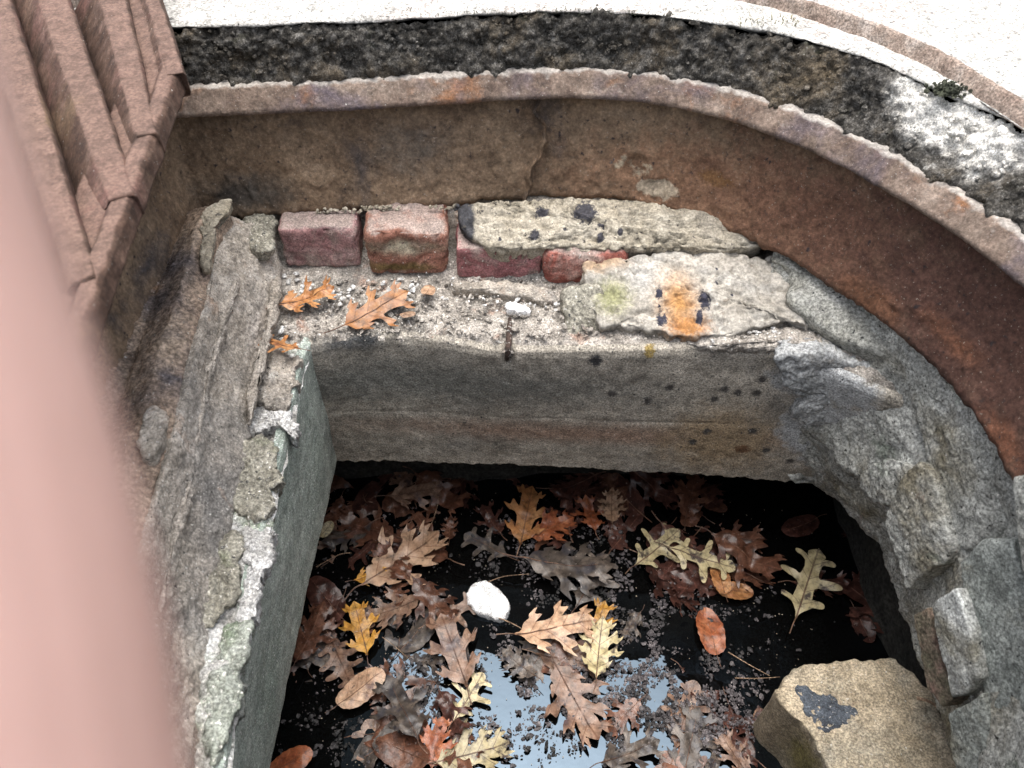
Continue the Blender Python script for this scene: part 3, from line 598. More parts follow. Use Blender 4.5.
# ------------------------------------------------------------ right side: rubble masonry under the curved frame
rw = thing('rubble_wall', 'curved rough rubble wall plastered with mortar under the right side of the frame', 'wall', (.42, .4, -.44))
r0 = [at(800, 262, y=.745), at(850, 300, y=.70), at(900, 345, y=.62), at(945, 385, x=.425), at(985, 430, x=.435), at(1015, 480, x=.445), (.45, .34, -.14), (.45, .25, -.14), (.42, .15, -.14)]
r0 = [np.array((p[0], p[1], -.14)) for p in (( .30, .73, 0), (.355, .67, 0), (.395, .60, 0), (.425, .53, 0), (.44, .46, 0), (.447, .39, 0), (.445, .31, 0), (.425, .22, 0), (.37, .12, 0))]
r1 = [np.array(p) for p in ((.29, .69, -.205), (.355, .645, -.21), (.395, .59, -.22), (.428, .52, -.23), (.445, .455, -.23), (.452, .38, -.235), (.45, .30, -.24), (.43, .21, -.24), (.37, .11, -.24))]
r2 = [np.array(p) for p in ((.30, .625, -.34), (.35, .61, -.34), (.39, .56, -.34), (.422, .50, -.34), (.438, .43, -.34), (.444, .37, -.34), (.44, .29, -.34), (.42, .20, -.34), (.36, .10, -.34))]
r3 = [at(790, 480, z=-.44), at(815, 484, z=-.44), at(845, 510, z=-.44), at(872, 540, z=-.44), at(892, 572, z=-.44), at(905, 620, z=-.45), at(925, 680, z=-.46), at(960, 768, z=-.47), at(1000, 860, z=-.47)]
def rub_d(P):
    w_ = worley(P*np.array((1, 1, .6)), 26)
    return .013*(.55-w_)+fbm(P, 14, 3)*.005+fbm(P, 50, 4)*.0025+fbm(P, 180, 3)*.0012
loft('mortar_face', [r0, r1, r2, r3, shx(np.array(r3), .01, -.01), shx(np.array(r3), .1, -.01)], 420, [30, 45, 40, 3, 6], M_rub, rw, lambda P: rub_d(P))
def side(pts, X, n=(-1, -.25, .35)):
    return [at(a, b, pl=((X, .4, -.3), (-1, -.22, .12))) for a, b in pts], n
M_blk = make('grey_green_stone_block', [(.28, (.16, .175, .16)), (.5, (.28, .30, .28)), (.7, (.41, .43, .40))], 20, patch=[((.22, .21, .16), 10, .5, .66), ((.45, .47, .46), 16, .6, .74)], speck=[((.05, .05, .05), 230, .66, .72)], bump=.8, bscale=150, bdist=.003)
rs_ = [([(866, 467), (890, 458), (912, 471), (906, 494), (886, 506), (868, 498), (858, 482)], .436, M_rub, .04, 'knobbly brown-grey stone below the dark hollow at the corner'),
       ([(917, 372), (940, 366), (962, 380), (988, 418), (1006, 467), (1010, 521), (982, 545), (959, 548), (938, 515), (926, 453), (914, 405)], .440, M_rub, .06, 'tall smooth grey-green stone right under the frame'),
       ([(912, 465), (931, 473), (942, 515), (950, 545), (944, 565), (924, 572), (906, 590), (897, 560), (885, 518), (896, 492)], .428, M_rub, .06, 'blue-grey stone with a ragged lower edge overhanging the water'),
       ([(955, 558), (978, 537), (1012, 536), (1030, 600), (1050, 700), (1070, 800), (1002, 800), (986, 720), (975, 655), (962, 605)], .412, M_blk, .08, 'long upright blue-grey stone block, the largest on the right'),
       ([(928, 604), (955, 586), (962, 600), (972, 640), (980, 680), (962, 697), (950, 700), (940, 655)], .397, M_slate, .07, 'pale squared stone between the water and the long upright block'),
       ([(911, 614), (925, 606), (935, 640), (946, 672), (955, 700), (942, 708), (926, 690), (918, 655)], .405, M_redst, .07, 'narrow reddish-green stone edge beside the pale squared stone'),
       ([(946, 714), (966, 702), (983, 692), (990, 730), (1000, 790), (960, 800), (950, 752)], .402, M_blk, .07, 'small grey block at the bottom under the pale squared stone'),
       ([(1012, 476), (1040, 468), (1060, 560), (1030, 605), (1018, 560), (1014, 520)], .395, M_rub, .05, 'grey stone at the right border of the picture')]
for k, (pts, X, m_, dp, lab) in enumerate(rs_):
    if k >= 3:                                       # open joints between the squared blocks
        cx_ = sum(p[0] for p in pts)/len(pts); cy_ = sum(p[1] for p in pts)/len(pts); pts = [(cx_+(a-cx_)*.93, cy_+(b-cy_)*.975) for a, b in pts]
    O_, n_ = side(pts, X)
    o = slab('rubble_stone', O_, n_, dp, m_, dome=(.003 if k < 3 else .001), amp=(.0035 if k < 3 else .0018), sc=(28 if k < 3 else 16), na=150, nr=28, seed=50+k, jit=.0018, rough=(.0013 if k < 3 else .0010), edge=(.07 if k < 3 else .08), smooth_out=(k < 3))
    tag(o, lab, 'stone')
# bluish mortar smear over the corner of the concrete wall
o = slab('mortar_smear', PX([(780, 358), (820, 352), (865, 366), (892, 385), (880, 412), (850, 425), (815, 428), (790, 418), (800, 400), (782, 380)], y=.596), (-.15, -1, .25), .03, make('bluish_mortar', [(.3, (.22, .23, .23)), (.5, (.36, .37, .37)), (.7, (.48, .49, .49))], 20, patch=[((.2, .17, .13), 14, .6, .72)], bump=.9, bscale=130, bdist=.003), dome=.003, amp=.004, sc=30, na=150, nr=24, seed=70, rough=.0018, jit=.006)
tag(o, 'rough bluish smear of mortar on the right end of the concrete wall', 'mortar')

# ------------------------------------------------------------ basin below and water
def boxpts(x0, x1, y0, y1, z): return np.array([(x0, y0, z), (x0, y1, z), (x1, y1, z), (x1, y0, z), (x0, y0, z)], float)
WZ = -.62
rb_ = [np.concatenate([np.linspace(a, b, 40)[:-1] for a, b in zip(q[:-1], q[1:])]+[q[-1:]]) for q in (boxpts(-.34, .50, -.08, .74, -.455), boxpts(-.34, .50, -.08, .74, -.70), boxpts(-.34, .50, -.08, .74, -.95), boxpts(-.01, .01, .3, .32, -.95))]
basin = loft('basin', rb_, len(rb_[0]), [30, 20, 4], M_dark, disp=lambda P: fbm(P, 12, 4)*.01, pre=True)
tag(basin, kind='structure')
# near side masonry that closes the shaft behind the photographer's feet
rb_ = [np.concatenate([np.linspace(a, b, 30)[:-1] for a, b in zip(q[:-1], q[1:])]+[q[-1:]]) for q in ([np.array(v, float) for v in ((.38, .12, z), (.25, .03, z), (-.2, 0, z), (-.36, .0, z), (-.36, .22, z))] for z in (-.13, -.30, -.46))]
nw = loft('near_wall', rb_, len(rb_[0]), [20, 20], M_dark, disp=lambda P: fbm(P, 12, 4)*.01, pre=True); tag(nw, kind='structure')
s = NT('black_pond_water'); s.P()
s.b.inputs['Base Color'].default_value = (.002, .002, .002, 1); s.b.inputs['Roughness'].default_value = .015; s.b.inputs['IOR'].default_value = 1.65; s.b.inputs['Specular Tint'].default_value = (.58, .78, 1, 1)  # blue of the reflected sky is put into the specular tint
bp = s.n('ShaderNodeBump'); bp.inputs['Strength'].default_value = .12; bp.inputs['Distance'].default_value = .004
s.l(s.noise(22, 3, .5), bp.inputs['Height']); s.l(bp.outputs[0], s.b.inputs['Normal'])
M_water = s.m
nx = 60; xs = np.linspace(-.36, .52, nx); ys = np.linspace(-.10, .76, nx)
V = [(x, y, WZ) for y in ys for x in xs]
water = mesh_obj('water', V, grid_faces(nx, nx), M_water); tag(water, kind='structure')

# ------------------------------------------------------------ rock standing in the water
RZ = -.49
rk = thing('sandstone_rock', 'big squared tan rock standing in the water at the lower right', 'rock', at(865, 715, z=-.62))
slab('rock_body', PX([(776, 692), (786, 676), (797, 664), (840, 660), (896, 656), (915, 672), (935, 696), (952, 735), (975, 800), (960, 850), (850, 860), (838, 800), (822, 752), (806, 728), (784, 708)], z=RZ), (0, -.05, 1), .30, M_rock, rk, dome=.004, edge=.035, amp=.003, sc=14, na=200, nr=26, draft=-.05, seed=80, rough=.0010, smooth_out=False, chip=.003, jit=.004)
slab('tar_patch', PX([(796, 684), (803, 682), (810, 687), (822, 692), (838, 696), (842, 704), (858, 708), (856, 722), (846, 728), (832, 732), (818, 726), (806, 710), (798, 698)], z=RZ+.003), (0, 0, 1), .006, M_tar, rk, dome=.0008, amp=.0012, jit=.006, sc=60, na=120, nr=10, seed=81)

# ------------------------------------------------------------ leaves
def leafmat(name, a, b, c, rough=.38, patch=(), vein=(1.5, 1.4, 1.3), bump=.5):
    s = NT(name); s.P(True)
    oi = s.n('ShaderNodeObjectInfo')
    sh_ = s.n('ShaderNodeVectorMath', operation='ADD'); s.l(s.pos, sh_.inputs[0]); s.l(oi.outputs['Location'], sh_.inputs[1])
    base = s.pos; s.pos = sh_.outputs[0]
    col = s.ramp(s.noise(42, 8, .65), [(.3, a), (.5, b), (.7, c)])
    for (pc, sc, lo, hi) in patch: col = s.mix(col, pc, s.ramp(s.noise(sc, 6, .6), [(lo, 0), (hi, 1)]))
    col = s.mix(col, s.ramp(s.noise(95, 6, .75), [(.34, .18), (.48, .8), (.62, 1.15)]), .85, 'MULTIPLY')
    col = s.mix(col, (.38, .33, .31), s.ramp(s.noise(300, 3, .6), [(.66, 0), (.72, .7)]))
    s.pos = base
    sep = s.n('ShaderNodeSeparateXYZ'); s.l(base, sep.inputs[0])
    ay = s.math('ABSOLUTE', sep.outputs[1])
    mid_ = s.math('LESS_THAN', ay, .0011)
    q = s.math('SUBTRACT', sep.outputs[0], s.math('MULTIPLY', ay, .85))
    fr = s.math('FRACT', s.math('DIVIDE', q, .021)); dv_ = s.math('ABSOLUTE', s.math('SUBTRACT', fr, .5))
    sv = s.math('LESS_THAN', dv_, .035)
    v = s.math('MAXIMUM', mid_, sv)
    col = s.mix(col, s.mix(col, vein, 1, 'MULTIPLY'), s.math('MULTIPLY', v, .8))
    hs = s.n('ShaderNodeHueSaturation'); s.l(col, hs.inputs['Color']); s.l(s.math('MULTIPLY_ADD', oi.outputs['Random'], .5, .75), hs.inputs['Value'])
    s.l(hs.outputs[0], s.b.inputs['Base Color']); s.b.inputs['Roughness'].default_value = rough
    s.b.inputs['Specular IOR Level'].default_value = .4
    bp = s.n('ShaderNodeBump'); bp.inputs['Strength'].default_value = bump; bp.inputs['Distance'].default_value = .0015
    s.pos = base
    s.l(s.math('ADD', s.math('MULTIPLY', v, .5), s.noise(110, 5, .6)), bp.inputs['Height']); s.l(bp.outputs[0], s.b.inputs['Normal'])
    return s.m
ML = {
 'tan': leafmat('tan_leaf', (.24, .14, .085), (.44, .28, .18), (.58, .42, .29), patch=[((.16, .10, .09), 30, .58, .72)], vein=(.6, .5, .45)),
 'pink': leafmat('pinkish_brown_leaf', (.11, .06, .038), (.22, .13, .088), (.35, .235, .165), patch=[((.09, .06, .06), 34, .54, .68)], vein=(.6, .5, .45)),
 'orange': leafmat('orange_leaf', (.26, .10, .04), (.42, .19, .07), (.54, .30, .14), patch=[((.2, .08, .04), 34, .62, .74)], vein=(.6, .5, .4)),
 'rust': leafmat('rust_red_leaf', (.14, .035, .018), (.28, .085, .035), (.38, .15, .07), rough=.35, vein=(1.5, 1.5, 1.4)),
 'dark': leafmat('dark_wet_shaded_leaf', (.022, .009, .007), (.058, .024, .018), (.12, .052, .038), rough=.3, patch=[((.16, .075, .06), 26, .6, .75)], vein=(1.6, 1.5, 1.5)),  # wet tone, with the shade under the overhanging walls put into the colour
 'maroon': leafmat('maroon_wet_leaf', (.045, .018, .011), (.105, .045, .027), (.20, .10, .065), rough=.3, patch=[((.26, .15, .12), 30, .6, .74)], vein=(1.5, 1.5, 1.5)),
 'yellow': leafmat('pale_yellow_leaf', (.30, .24, .12), (.50, .42, .24), (.62, .54, .34), patch=[((.09, .07, .06), 42, .56, .64)], vein=(.4, .35, .4)),
 'gold': leafmat('golden_leaf', (.34, .15, .03), (.50, .25, .045), (.60, .36, .10), vein=(.6, .5, .4)),
 'grey': leafmat('silty_grey_leaf', (.035, .028, .023), (.085, .068, .056), (.19, .15, .12), patch=[((.05, .045, .05), 60, .5, .62)], vein=(.7, .7, .7)),
}
def oak_outline(rs, pointed=True, lobes=3, Ln=.1, slim=1.):
    L = Ln; up = []
    xs_ = np.linspace(.16, .82, lobes)
    env = [.26, .40, .36, .22] if lobes == 4 else ([.24, .38, .40, .34, .2] if lobes == 5 else [.30, .42, .27])
    up.append((0.0, .012))
    up.append((.07, .03))
    for k, x in enumerate(xs_):
        h = env[k]*rs.uniform(.85, 1.12)*slim; fw = .10+.05*rs.rand()
        if pointed:
            up += [(x-.01, .125+.3*h*.2), (x+fw*.5, h*.62), (x+fw*.55, h*.80), (x+fw*1.55, h*1.05), (x+fw*1.2, h*.78), (x+fw*1.9, h*.70), (x+fw*1.15, h*.45), (x+fw*1.05, .105+rs.uniform(0, .05))]
        else:
            up += [(x, .11), (x+fw*.5, h*.55), (x+fw*.75, h*.92), (x+fw*1.1, h*1.0), (x+fw*1.35, h*.85), (x+fw*1.25, h*.5), (x+fw*1.2, .12)]
    up += [(.93, .07), (.955, .11), (1.0, .06), (1.06, 0)] if pointed else [(.93, .10), (1.0, .12), (1.06, .06), (1.08, 0)]
    # keep x from running backwards too far between lobes
    return [(x*L, y*L) for x, y in up]
def leaf_mesh(name, seed, kind, Ln, curl=.25):
    rs = np.random.RandomState(seed)
    if kind == 'oval':
        t = np.linspace(0, math.pi, 22); up = [(.5*Ln*(1-math.cos(a)), .27*Ln*math.sin(a)**.9*(1+.04*math.sin(a*18))) for a in t]
        out = up+[(x, -y) for x, y in up[1:-1][::-1]]
    else:
        lob = rs.choice((3, 4)) if kind == 'pointed' else rs.choice((3, 4))
        a = oak_outline(rs, kind == 'pointed', lob, Ln); b = oak_outline(rs, kind == 'pointed', lob, Ln)
        out = a+[(x, -y) for x, y in b[:-1][::-1]]
        pts = cr([(x, y, 0) for x, y in out], len(out)*3, True); out = [(p[0], p[1]) for p in pts]
    o3 = np.array([(p[0], p[1], seed*.01) for p in out]); jx = fbm(o3, 6/Ln, 3)*Ln*.014; jy = fbm(o3+5, 6/Ln, 3)*Ln*.014; out = [(p[0]+a_, p[1]+b_) for p, a_, b_ in zip(out, jx, jy)]
    # star-shaped sanity: merge near duplicates
    cl = []
    for p in out:
        if not cl or math.hypot(p[0]-cl[-1][0], p[1]-cl[-1][1]) > Ln*.008: cl.append(p)
    out = cl; n = len(out)
    st_ = Ln*.045; inter = [(i*st_, j*st_) for i in range(-1, 26) for j in range(-12, 13)]
    pts = [Vector(p) for p in out]+[Vector((x+rs.uniform(-.2, .2)*st_, y+rs.uniform(-.2, .2)*st_)) for x, y in inter if y != 0]+[Vector((x, 0)) for x in np.arange(.03, 1.0, .04)*Ln]
    r = delaunay_2d_cdt(pts, [], [list(range(n))], 1, 1e-5)
    vs, fs = r[0], r[2]
    A = np.array([(v.x, v.y, 0) for v in vs]); u = A[:, 0]/Ln; v = A[:, 1]/Ln
    A[:, 2] = Ln*(curl*(.9*v*v*(1 if rs.rand() < .6 else -1)+.35*(u-.5)**2+.30*np.abs(v)*rs.uniform(-.6, .9))+.05*curl*4*fbm(A+seed, 1.3/Ln*1.6, 3))
    A[:, 0] -= Ln*.5; A[:, 2] -= A[:, 2].min()
    m = bpy.data.meshes.new(name); m.from_pydata(A.tolist(), [], [tuple(f) for f in fs]); m.update()
    m.polygons.foreach_set('use_smooth', [True]*len(m.polygons))
    m.materials.append(ML['tan'])
    # stem and midrib
    i0 = [k for k in range(len(A)) if abs(v[k]) < 1e-6 and .0 < u[k] < .9]; i0.sort(key=lambda k: A[k, 0])
    line = [A[k]+np.array((0, 0, .0004)) for k in i0[::3]]
    h = A[i0[0]] if i0 else np.array((-Ln*.5, 0, 0))
    stem = [h+np.array((-Ln*.28, rs.uniform(-.05, .05)*Ln, .002)), h+np.array((-Ln*.13, rs.uniform(-.02, .02)*Ln, .002))]+line
    P = cr(stem, 26); R = np.linspace(.0009, .0003, len(P)); V = []
    for p, q in zip(P, R):
        for k in range(5):
            th = k*1.2566; V.append(p+q*np.array((0, math.cos(th), math.sin(th))))
    sm = bpy.data.meshes.new('stem'); sm.from_pydata([tuple(x) for x in V], [], grid_faces(len(P), 5, True)); sm.update(); sm.materials.append(ML['pink'])
    sm.polygons.foreach_set('use_smooth', [True]*len(sm.polygons))
    return m, sm
LM = {'pointed': [leaf_mesh('oak_leaf', 100+k, 'pointed', .1, .32+.12*(k % 3)) for k in range(7)],
      'round': [leaf_mesh('oak_leaf', 200+k, 'round', .1, .25) for k in range(4)],
      'oval': [leaf_mesh('leaf', 300+k, 'oval', .1, .25) for k in range(2)]}
lr = random.Random(21)
def leaf(px, py, size, rotdeg, col, kind='pointed', z=None, dz=0., tilt=(0, 0), label=None, var=None, group=None, name=None):
    """size = length in metres, rotdeg = direction of the tip in the picture, 0 = right, 90 = up"""
    zz = (WZ if z is None else z)+dz
    p = at(px, py, z=zz); bl, sm = LM[kind][lr.randrange(len(LM[kind])) if var is None else var]
    o = bpy.data.objects.new(name or ('oak_leaf' if kind != 'oval' else 'oval_leaf'), bl); C.objects.link(o)
    o.location = p+np.array((0, 0, .001)); o.scale = (size/.1,)*3
    o.rotation_euler = (math.radians(tilt[0]), math.radians(tilt[1]), math.radians(rotdeg))
    o.material_slots[0].link = 'OBJECT'; o.material_slots[0].material = ML[col]
    c = bpy.data.objects.new('stem', sm); C.objects.link(c); c.parent = o
    tag(o, label, 'leaf', group); return o
GW = 'oak leaves floating on the black water'
named = [
 (520, 668, .055, 140, 'grey', 'pointed', .004, (0, 0), 'dull grey leaf scrap at the upper edge of the reflection'),
 (625, 715, .060, 220, 'maroon', 'pointed', .003, (0, 0), 'dark red-brown leaf at the right end of the reflection'),
 (450, 715, .060, 300, 'dark', 'pointed', .003, (0, 0), 'dark leaf at the left end of the reflection'),
 (395, 610, .080, 200, 'pink', 'pointed', .004, (6, 0), 'ragged pinkish tan leaf just under the large tan leaf'),
 (590, 520, .060, 100, 'rust', 'pointed', .006, (0, 0), 'small red-brown leaf between the orange-tan leaf and the speckled tan one'),
 (598, 625, .060, 70, 'gold', 'pointed', .008, (0, 0), 'golden brown leaf tucked behind the tan leaf right of the foam'),
 (400, 562, .125, 38, 'tan', 'pointed', .010, (4, -4), 'large pale tan oak leaf with sharp lobes, upper left on the water'),
 (455, 655, .100, 112, 'pink', 'pointed', .008, (0, 0), 'pinkish tan oak leaf just below and left of the white foam'),
 (468, 700, .065, 60, 'yellow', 'round', .006, (0, 0), 'small yellowish leaf at the left edge of the bright reflection'),
 (553, 632, .105, 12, 'tan', 'pointed', .010, (0, 5), 'tan oak leaf right of the white foam with spread lobes'),
 (574, 700, .105, -62, 'pink', 'pointed', .007, (0, 0), 'pinkish brown oak leaf above the bright reflection of the sky'),
 (525, 520, .095, 80, 'orange', 'pointed', .012, (10, 0), 'bright orange-tan oak leaf at the back of the water'),
 (550, 530, .075, 30, 'rust', 'pointed', .008, (0, 8), 'rust red leaf tucked against the bright orange-tan one'),
 (611, 512, .060, 85, 'tan', 'pointed', .008, (0, 0), 'small speckled tan leaf at the back, right of the orange-tan one'),
 (655, 552, .085, 40, 'yellow', 'round', .010, (0, 0), 'narrow pale yellow leaf half curled over, pointing up right'),
 (698, 560, .090, -20, 'yellow', 'round', .011, (0, 0), 'pale yellow leaf with black blotches, centre right'),
 (805, 588, .105, 62, 'yellow', 'round', .008, (0, -6), 'pale yellow round-lobed leaf lying alone on black water near the right'),
 (710, 632, .068, 95, 'rust', 'oval', .006, (0, 0), 'oval reddish brown leaf with a pale rim of water drops'),
 (720, 579, .050, 95, 'orange', 'oval', .010, (0, 0), 'narrow orange-yellow oval leaf beside the blotched yellow leaf'),
 (875, 610, .110, 125, 'dark', 'pointed', .004, (0, 10), 'dark brown leaf in shade close to the right wall'),
 (362, 690, .070, 40, 'tan', 'oval', .008, (0, 0), 'pointed plain tan leaf at the lower left of the water'),
 (362, 632, .075, 110, 'gold', 'pointed', .007, (0, 0), 'golden oak leaf left of the middle of the heap'),
 (372, 577, .050, 20, 'gold', 'pointed', .006, (0, 0), 'orange sliver of leaf under the large tan leaf'),
 (598, 655, .080, 80, 'yellow', 'pointed', .006, (0, 0), 'mottled yellow-brown leaf touching the tan leaf right of the foam'),
 (565, 572, .120, -5, 'grey', 'pointed', .005, (0, 0), 'silt-covered grey leaf in the centre above the foam'),
 (590, 585, .090, 60, 'grey', 'round', .007, (0, 0), 'second silt-covered leaf in the centre, with ruffled lobes'),
 (488, 547, .070, 150, 'grey', 'round', .006, (0, 0), 'purplish grey leaf left of the orange-tan one'),
 (740, 560, .100, -35, 'maroon', 'pointed', .005, (0, 0), 'broad maroon leaf behind the blotched yellow leaf'),
 (415, 495, .080, 10, 'pink', 'pointed', .012, (8, 0), 'pinkish brown leaf nearest the back left corner'),
 (370, 530, .090, 160, 'maroon', 'pointed', .008, (0, 0), 'broad maroon leaf behind the large tan leaf'),
 (690, 500, .080, 70, 'maroon', 'pointed', .008, (0, 0), 'red-brown leaf under the back wall right of centre'),
 (735, 592, .050, -5, 'orange', 'oval', .006, (0, 0), 'thin orange strip of leaf right of the blotched yellow leaf'),
 (690, 745, .085, 70, 'grey', 'pointed', .004, (0, 0), 'grey-brown silty leaf at the bottom right of the reflection'),
 (628, 755, .075, 20, 'grey', 'pointed', .004, (0, 0), 'brownish grey leaf at the bottom border right of the reflection'),
 (437, 745, .060, 80, 'rust', 'pointed', .006, (0, 0), 'small rust brown leaf at the bottom left of the reflection'),
 (470, 755, .090, 15, 'yellow', 'pointed', .004, (0, 0), 'pale ragged leaf at the bottom border left of the reflection'),
 (290, 765, .060, 30, 'rust', 'oval', .005, (0, 0), 'red-orange leaf scrap in the bottom left corner of the water'),
 (405, 715, .085, 120, 'grey', 'pointed', .004, (0, 0), 'purplish silty leaf left of the small yellowish leaf'),
 (340, 660, .080, -60, 'pink', 'round', .006, (0, 0), 'pink-brown crumpled leaf close to the left wall'),
 (735, 757, .055, 120, 'pink', 'pointed', .007, (0, 0), 'small pinkish leaf by the left foot of the big rock'),
 (312, 640, .085, 75, 'maroon', 'pointed', .003, (0, 0), 'smooth purple-brown leaf against the left wall'),
]
for (px, py, sz, ro, col, kd, dz, tl, lab) in named: leaf(px, py, sz, ro, col, kd, dz=dz, tilt=tl, label=lab)
# the rest of the heap
zones = [((330, 480, 470, 560), 34, ('dark', 'maroon', 'maroon', 'dark', 'pink')), ((300, 540, 430, 670), 22, ('maroon', 'pink', 'dark', 'grey')), ((560, 475, 760, 540), 26, ('dark', 'maroon', 'dark', 'dark')),
         ((470, 480, 600, 540), 8, ('dark', 'maroon')), ((640, 540, 790, 610), 16, ('maroon', 'dark', 'dark')), ((380, 640, 470, 760), 14, ('pink', 'grey', 'maroon')), ((300, 715, 420, 790), 5, ('grey', 'maroon', 'pink', 'dark')),
         ((520, 620, 640, 700), 5, ('grey', 'pink', 'maroon')), ((620, 600, 700, 700), 2, ('dark', 'grey', 'dark')), ((630, 700, 770, 790), 13, ('grey', 'grey', 'pink', 'maroon', 'dark')), ((780, 500, 900, 640), 5, ('dark',)), ((420, 570, 455, 640), 4, ('pink', 'grey', 'maroon'))]
word = {'dark': 'dark wet brown', 'maroon': 'maroon wet', 'pink': 'pinkish brown', 'grey': 'grey silty'}
shp = {'pointed': 'sharp-lobed leaf', 'round': 'round-lobed leaf', 'oval': 'oval leaf'}
zname = ['in the heap at the back left corner', 'in the heap along the left wall', 'below the back wall right of centre', 'floating behind the bright orange-tan leaf', 'around the blotched yellow leaf', 'just left of the bright reflection', 'in the bottom left corner of the water', 'right of the white foam', 'in the black silt left of the oval red leaf', 'at the bottom right near the rock', 'in the shade by the right wall', 'in the patch left of the white foam']
for zi, ((x0, y0, x1, y1), n_, cols) in enumerate(zones):
    for k in range(round(n_*.78)):
        col = lr.choice(cols); kd = lr.choice(('pointed', 'pointed', 'round', 'oval')); lab = '%s %s %s' % (word[col], shp[kd], zname[zi])
        leaf(lr.uniform(x0, x1), lr.uniform(y0, y1), lr.uniform(.04, .095), lr.uniform(0, 360), col, kd, dz=lr.uniform(-.009, .0008), tilt=(lr.uniform(-11, 11), lr.uniform(-11, 11)), label=lab, group=lab.replace('leaf', 'leaves', 1))
# leaves on the ledge
leaf(307, 301, .062, 20, 'orange', 'pointed', z=-.200, dz=.004, tilt=(12, -8), label='orange-brown oak leaf in the ledge corner under the mauve brick')
leaf(374, 312, .082, 35, 'orange', 'pointed', z=-.202, dz=.004, tilt=(10, -5), label='bright orange oak leaf on the ledge under the mortar-smeared brick')
leaf(283, 348, .045, 160, 'orange', 'round', z=-.200, dz=.004, tilt=(14, 0), label='small curled orange leaf on the left ledge above the grey block')
leaf(428, 293, .030, 80, 'tan', 'oval', z=-.202, dz=.004, tilt=(10, 20), label='small dry tan leaf scrap standing on the ledge')
leaf(408, 316, .018, 10, 'tan', 'oval', z=-.203, dz=.004, label='tiny tan leaf scrap beside the bright orange leaf')
# dangling leaf tip on left wall
leaf(326, 530, .03, 60, 'yellow', 'oval', z=-.60, dz=.0, tilt=(30, 0), label='tiny yellow leaf tip poking out beside the left wall')

# ------------------------------------------------------------ foam, twigs, scum
M_foam = make('white_foam', [(.3, g(.80, (1, 1, 1))), (.7, g(.9, (1, 1, 1)))], 30, bump=.3, bscale=300, bdist=.001, rough=.8)
o = slab('white_foam', PX([(467, 592), (472, 584), (484, 581), (497, 585), (505, 594), (509, 604), (507, 614), (500, 619), (488, 616), (474, 611), (468, 602)], z=WZ+.012), (0, -.1, 1), .010, M_foam, dome=.005, amp=.0015, sc=60, na=90, nr=14, seed=91)
tag(o, 'bright white lump of foam floating on the black water', 'foam')
def twig(pts, r, mat, lab, z=None):
    P = [at(a, b, z=(WZ+.012 if z is None else z))+np.array((0, 0, c)) for a, b, c in pts]
    o_ = tube('twig', P, [r, r*.8, r*.5], mat, n=6); tag(o_, lab, 'twig'); return o_
M_tw = make('twig_bark', [(.3, (.15, .09, .06)), (.7, (.35, .25, .17))], 80, obj=True)
twig([(316, 567, 0), (340, 556, .004), (352, 553, 0)], .0009, M_tw, 'thin pale stalk sticking out left of the large tan leaf')
twig([(728, 652, 0), (748, 664, 0), (770, 676, 0)], .0008, M_tw, 'thin twig left of the rock, running down to the right')
twig([(735, 678, 0), (755, 679, .002), (780, 677, 0)], .0008, M_tw, 'thin level twig touching the left corner of the rock')
twig([(499, 618, 0), (512, 624, .002), (524, 630, 0)], .0010, M_tw, 'stalk running from the foam to the tan leaf')
twig([(430, 528, 0), (437, 512, .008), (439, 500, .01)], .0007, M_tw, 'thin upright stalk behind the large tan leaf')
twig([(488, 582, 0), (505, 577, .002), (530, 574, 0)], .0008, M_tw, 'reddish pine needle above the foam')
twig([(382, 637, 0), (395, 647, .002), (410, 660, 0)], .0006, M_tw, 'pale thin stalk across the black patch left of the pinkish leaf')
twig([(917, 698, 0), (930, 704, .004), (948, 716, 0)], .0022, M_tw, 'short brown stick wedged between rock and right wall', z=RZ+.012)
twig([(541, 196, 0), (545, 202, 0), (548, 208, 0)], .0001, M_tw, 'hair-thin root fibre at the foot of the frame crack', z=-.14) if False else None
# orange bit of leaf on the ledge edge, white stick, rust flake
o = slab('white_chip', PX([(506, 303), (515, 302), (528, 307), (529, 312), (518, 312), (507, 309)], z=-.198), (0, -.2, 1), .005, M_foam, dome=.001, amp=.001, sc=80, na=50, nr=6, seed=95)
tag(o, 'flat white chip on the ledge above the rusty notch', 'chip')
# floating silt and specks
it = []
sr = random.Random(4)
cl = [(560, 560, 45, 25, 700), (600, 590, 40, 18, 500), (490, 545, 25, 18, 200), (640, 640, 40, 35, 1200), (690, 690, 45, 30, 900), (400, 660, 45, 30, 500), (430, 690, 40, 25, 500), (510, 665, 25, 25, 350), (480, 690, 30, 18, 420), (590, 720, 25, 20, 420), (490, 745, 30, 14, 160), (690, 730, 45, 25, 1300), (560, 690, 30, 10, 260), (650, 735, 60, 25, 500), (700, 630, 40, 25, 500), (350, 740, 45, 20, 500), (380, 560, 60, 50, 300), (600, 690, 30, 25, 250)]
for (cx, cy, sx, sy, n_) in cl:
    for k in range(int(n_*2.2)):
        p = at(sr.gauss(cx, sx), sr.gauss(cy, sy), z=WZ)
        if fbm(np.array([p]), 38, 3)[0] < .12+sr.uniform(-.15, .15): continue
        it.append((p[0], p[1], WZ+sr.choice((.0005, .001, .006, .012))*sr.random(), sr.choice((.0005, .0007, .0009, .0013, .0017, .003))))
M_silt = make('dark_silt', [(.3, (.03, .028, .03)), (.5, (.09, .08, .085)), (.7, (.25, .22, .22))], 60, rough=.5, spec=.4, patch=[((.02, .02, .02), 12, .45, .6)])
o = lumps('floating_silt', it, M_silt, jag=.5, flat=.5); tag(o, kind='stuff')
it = []
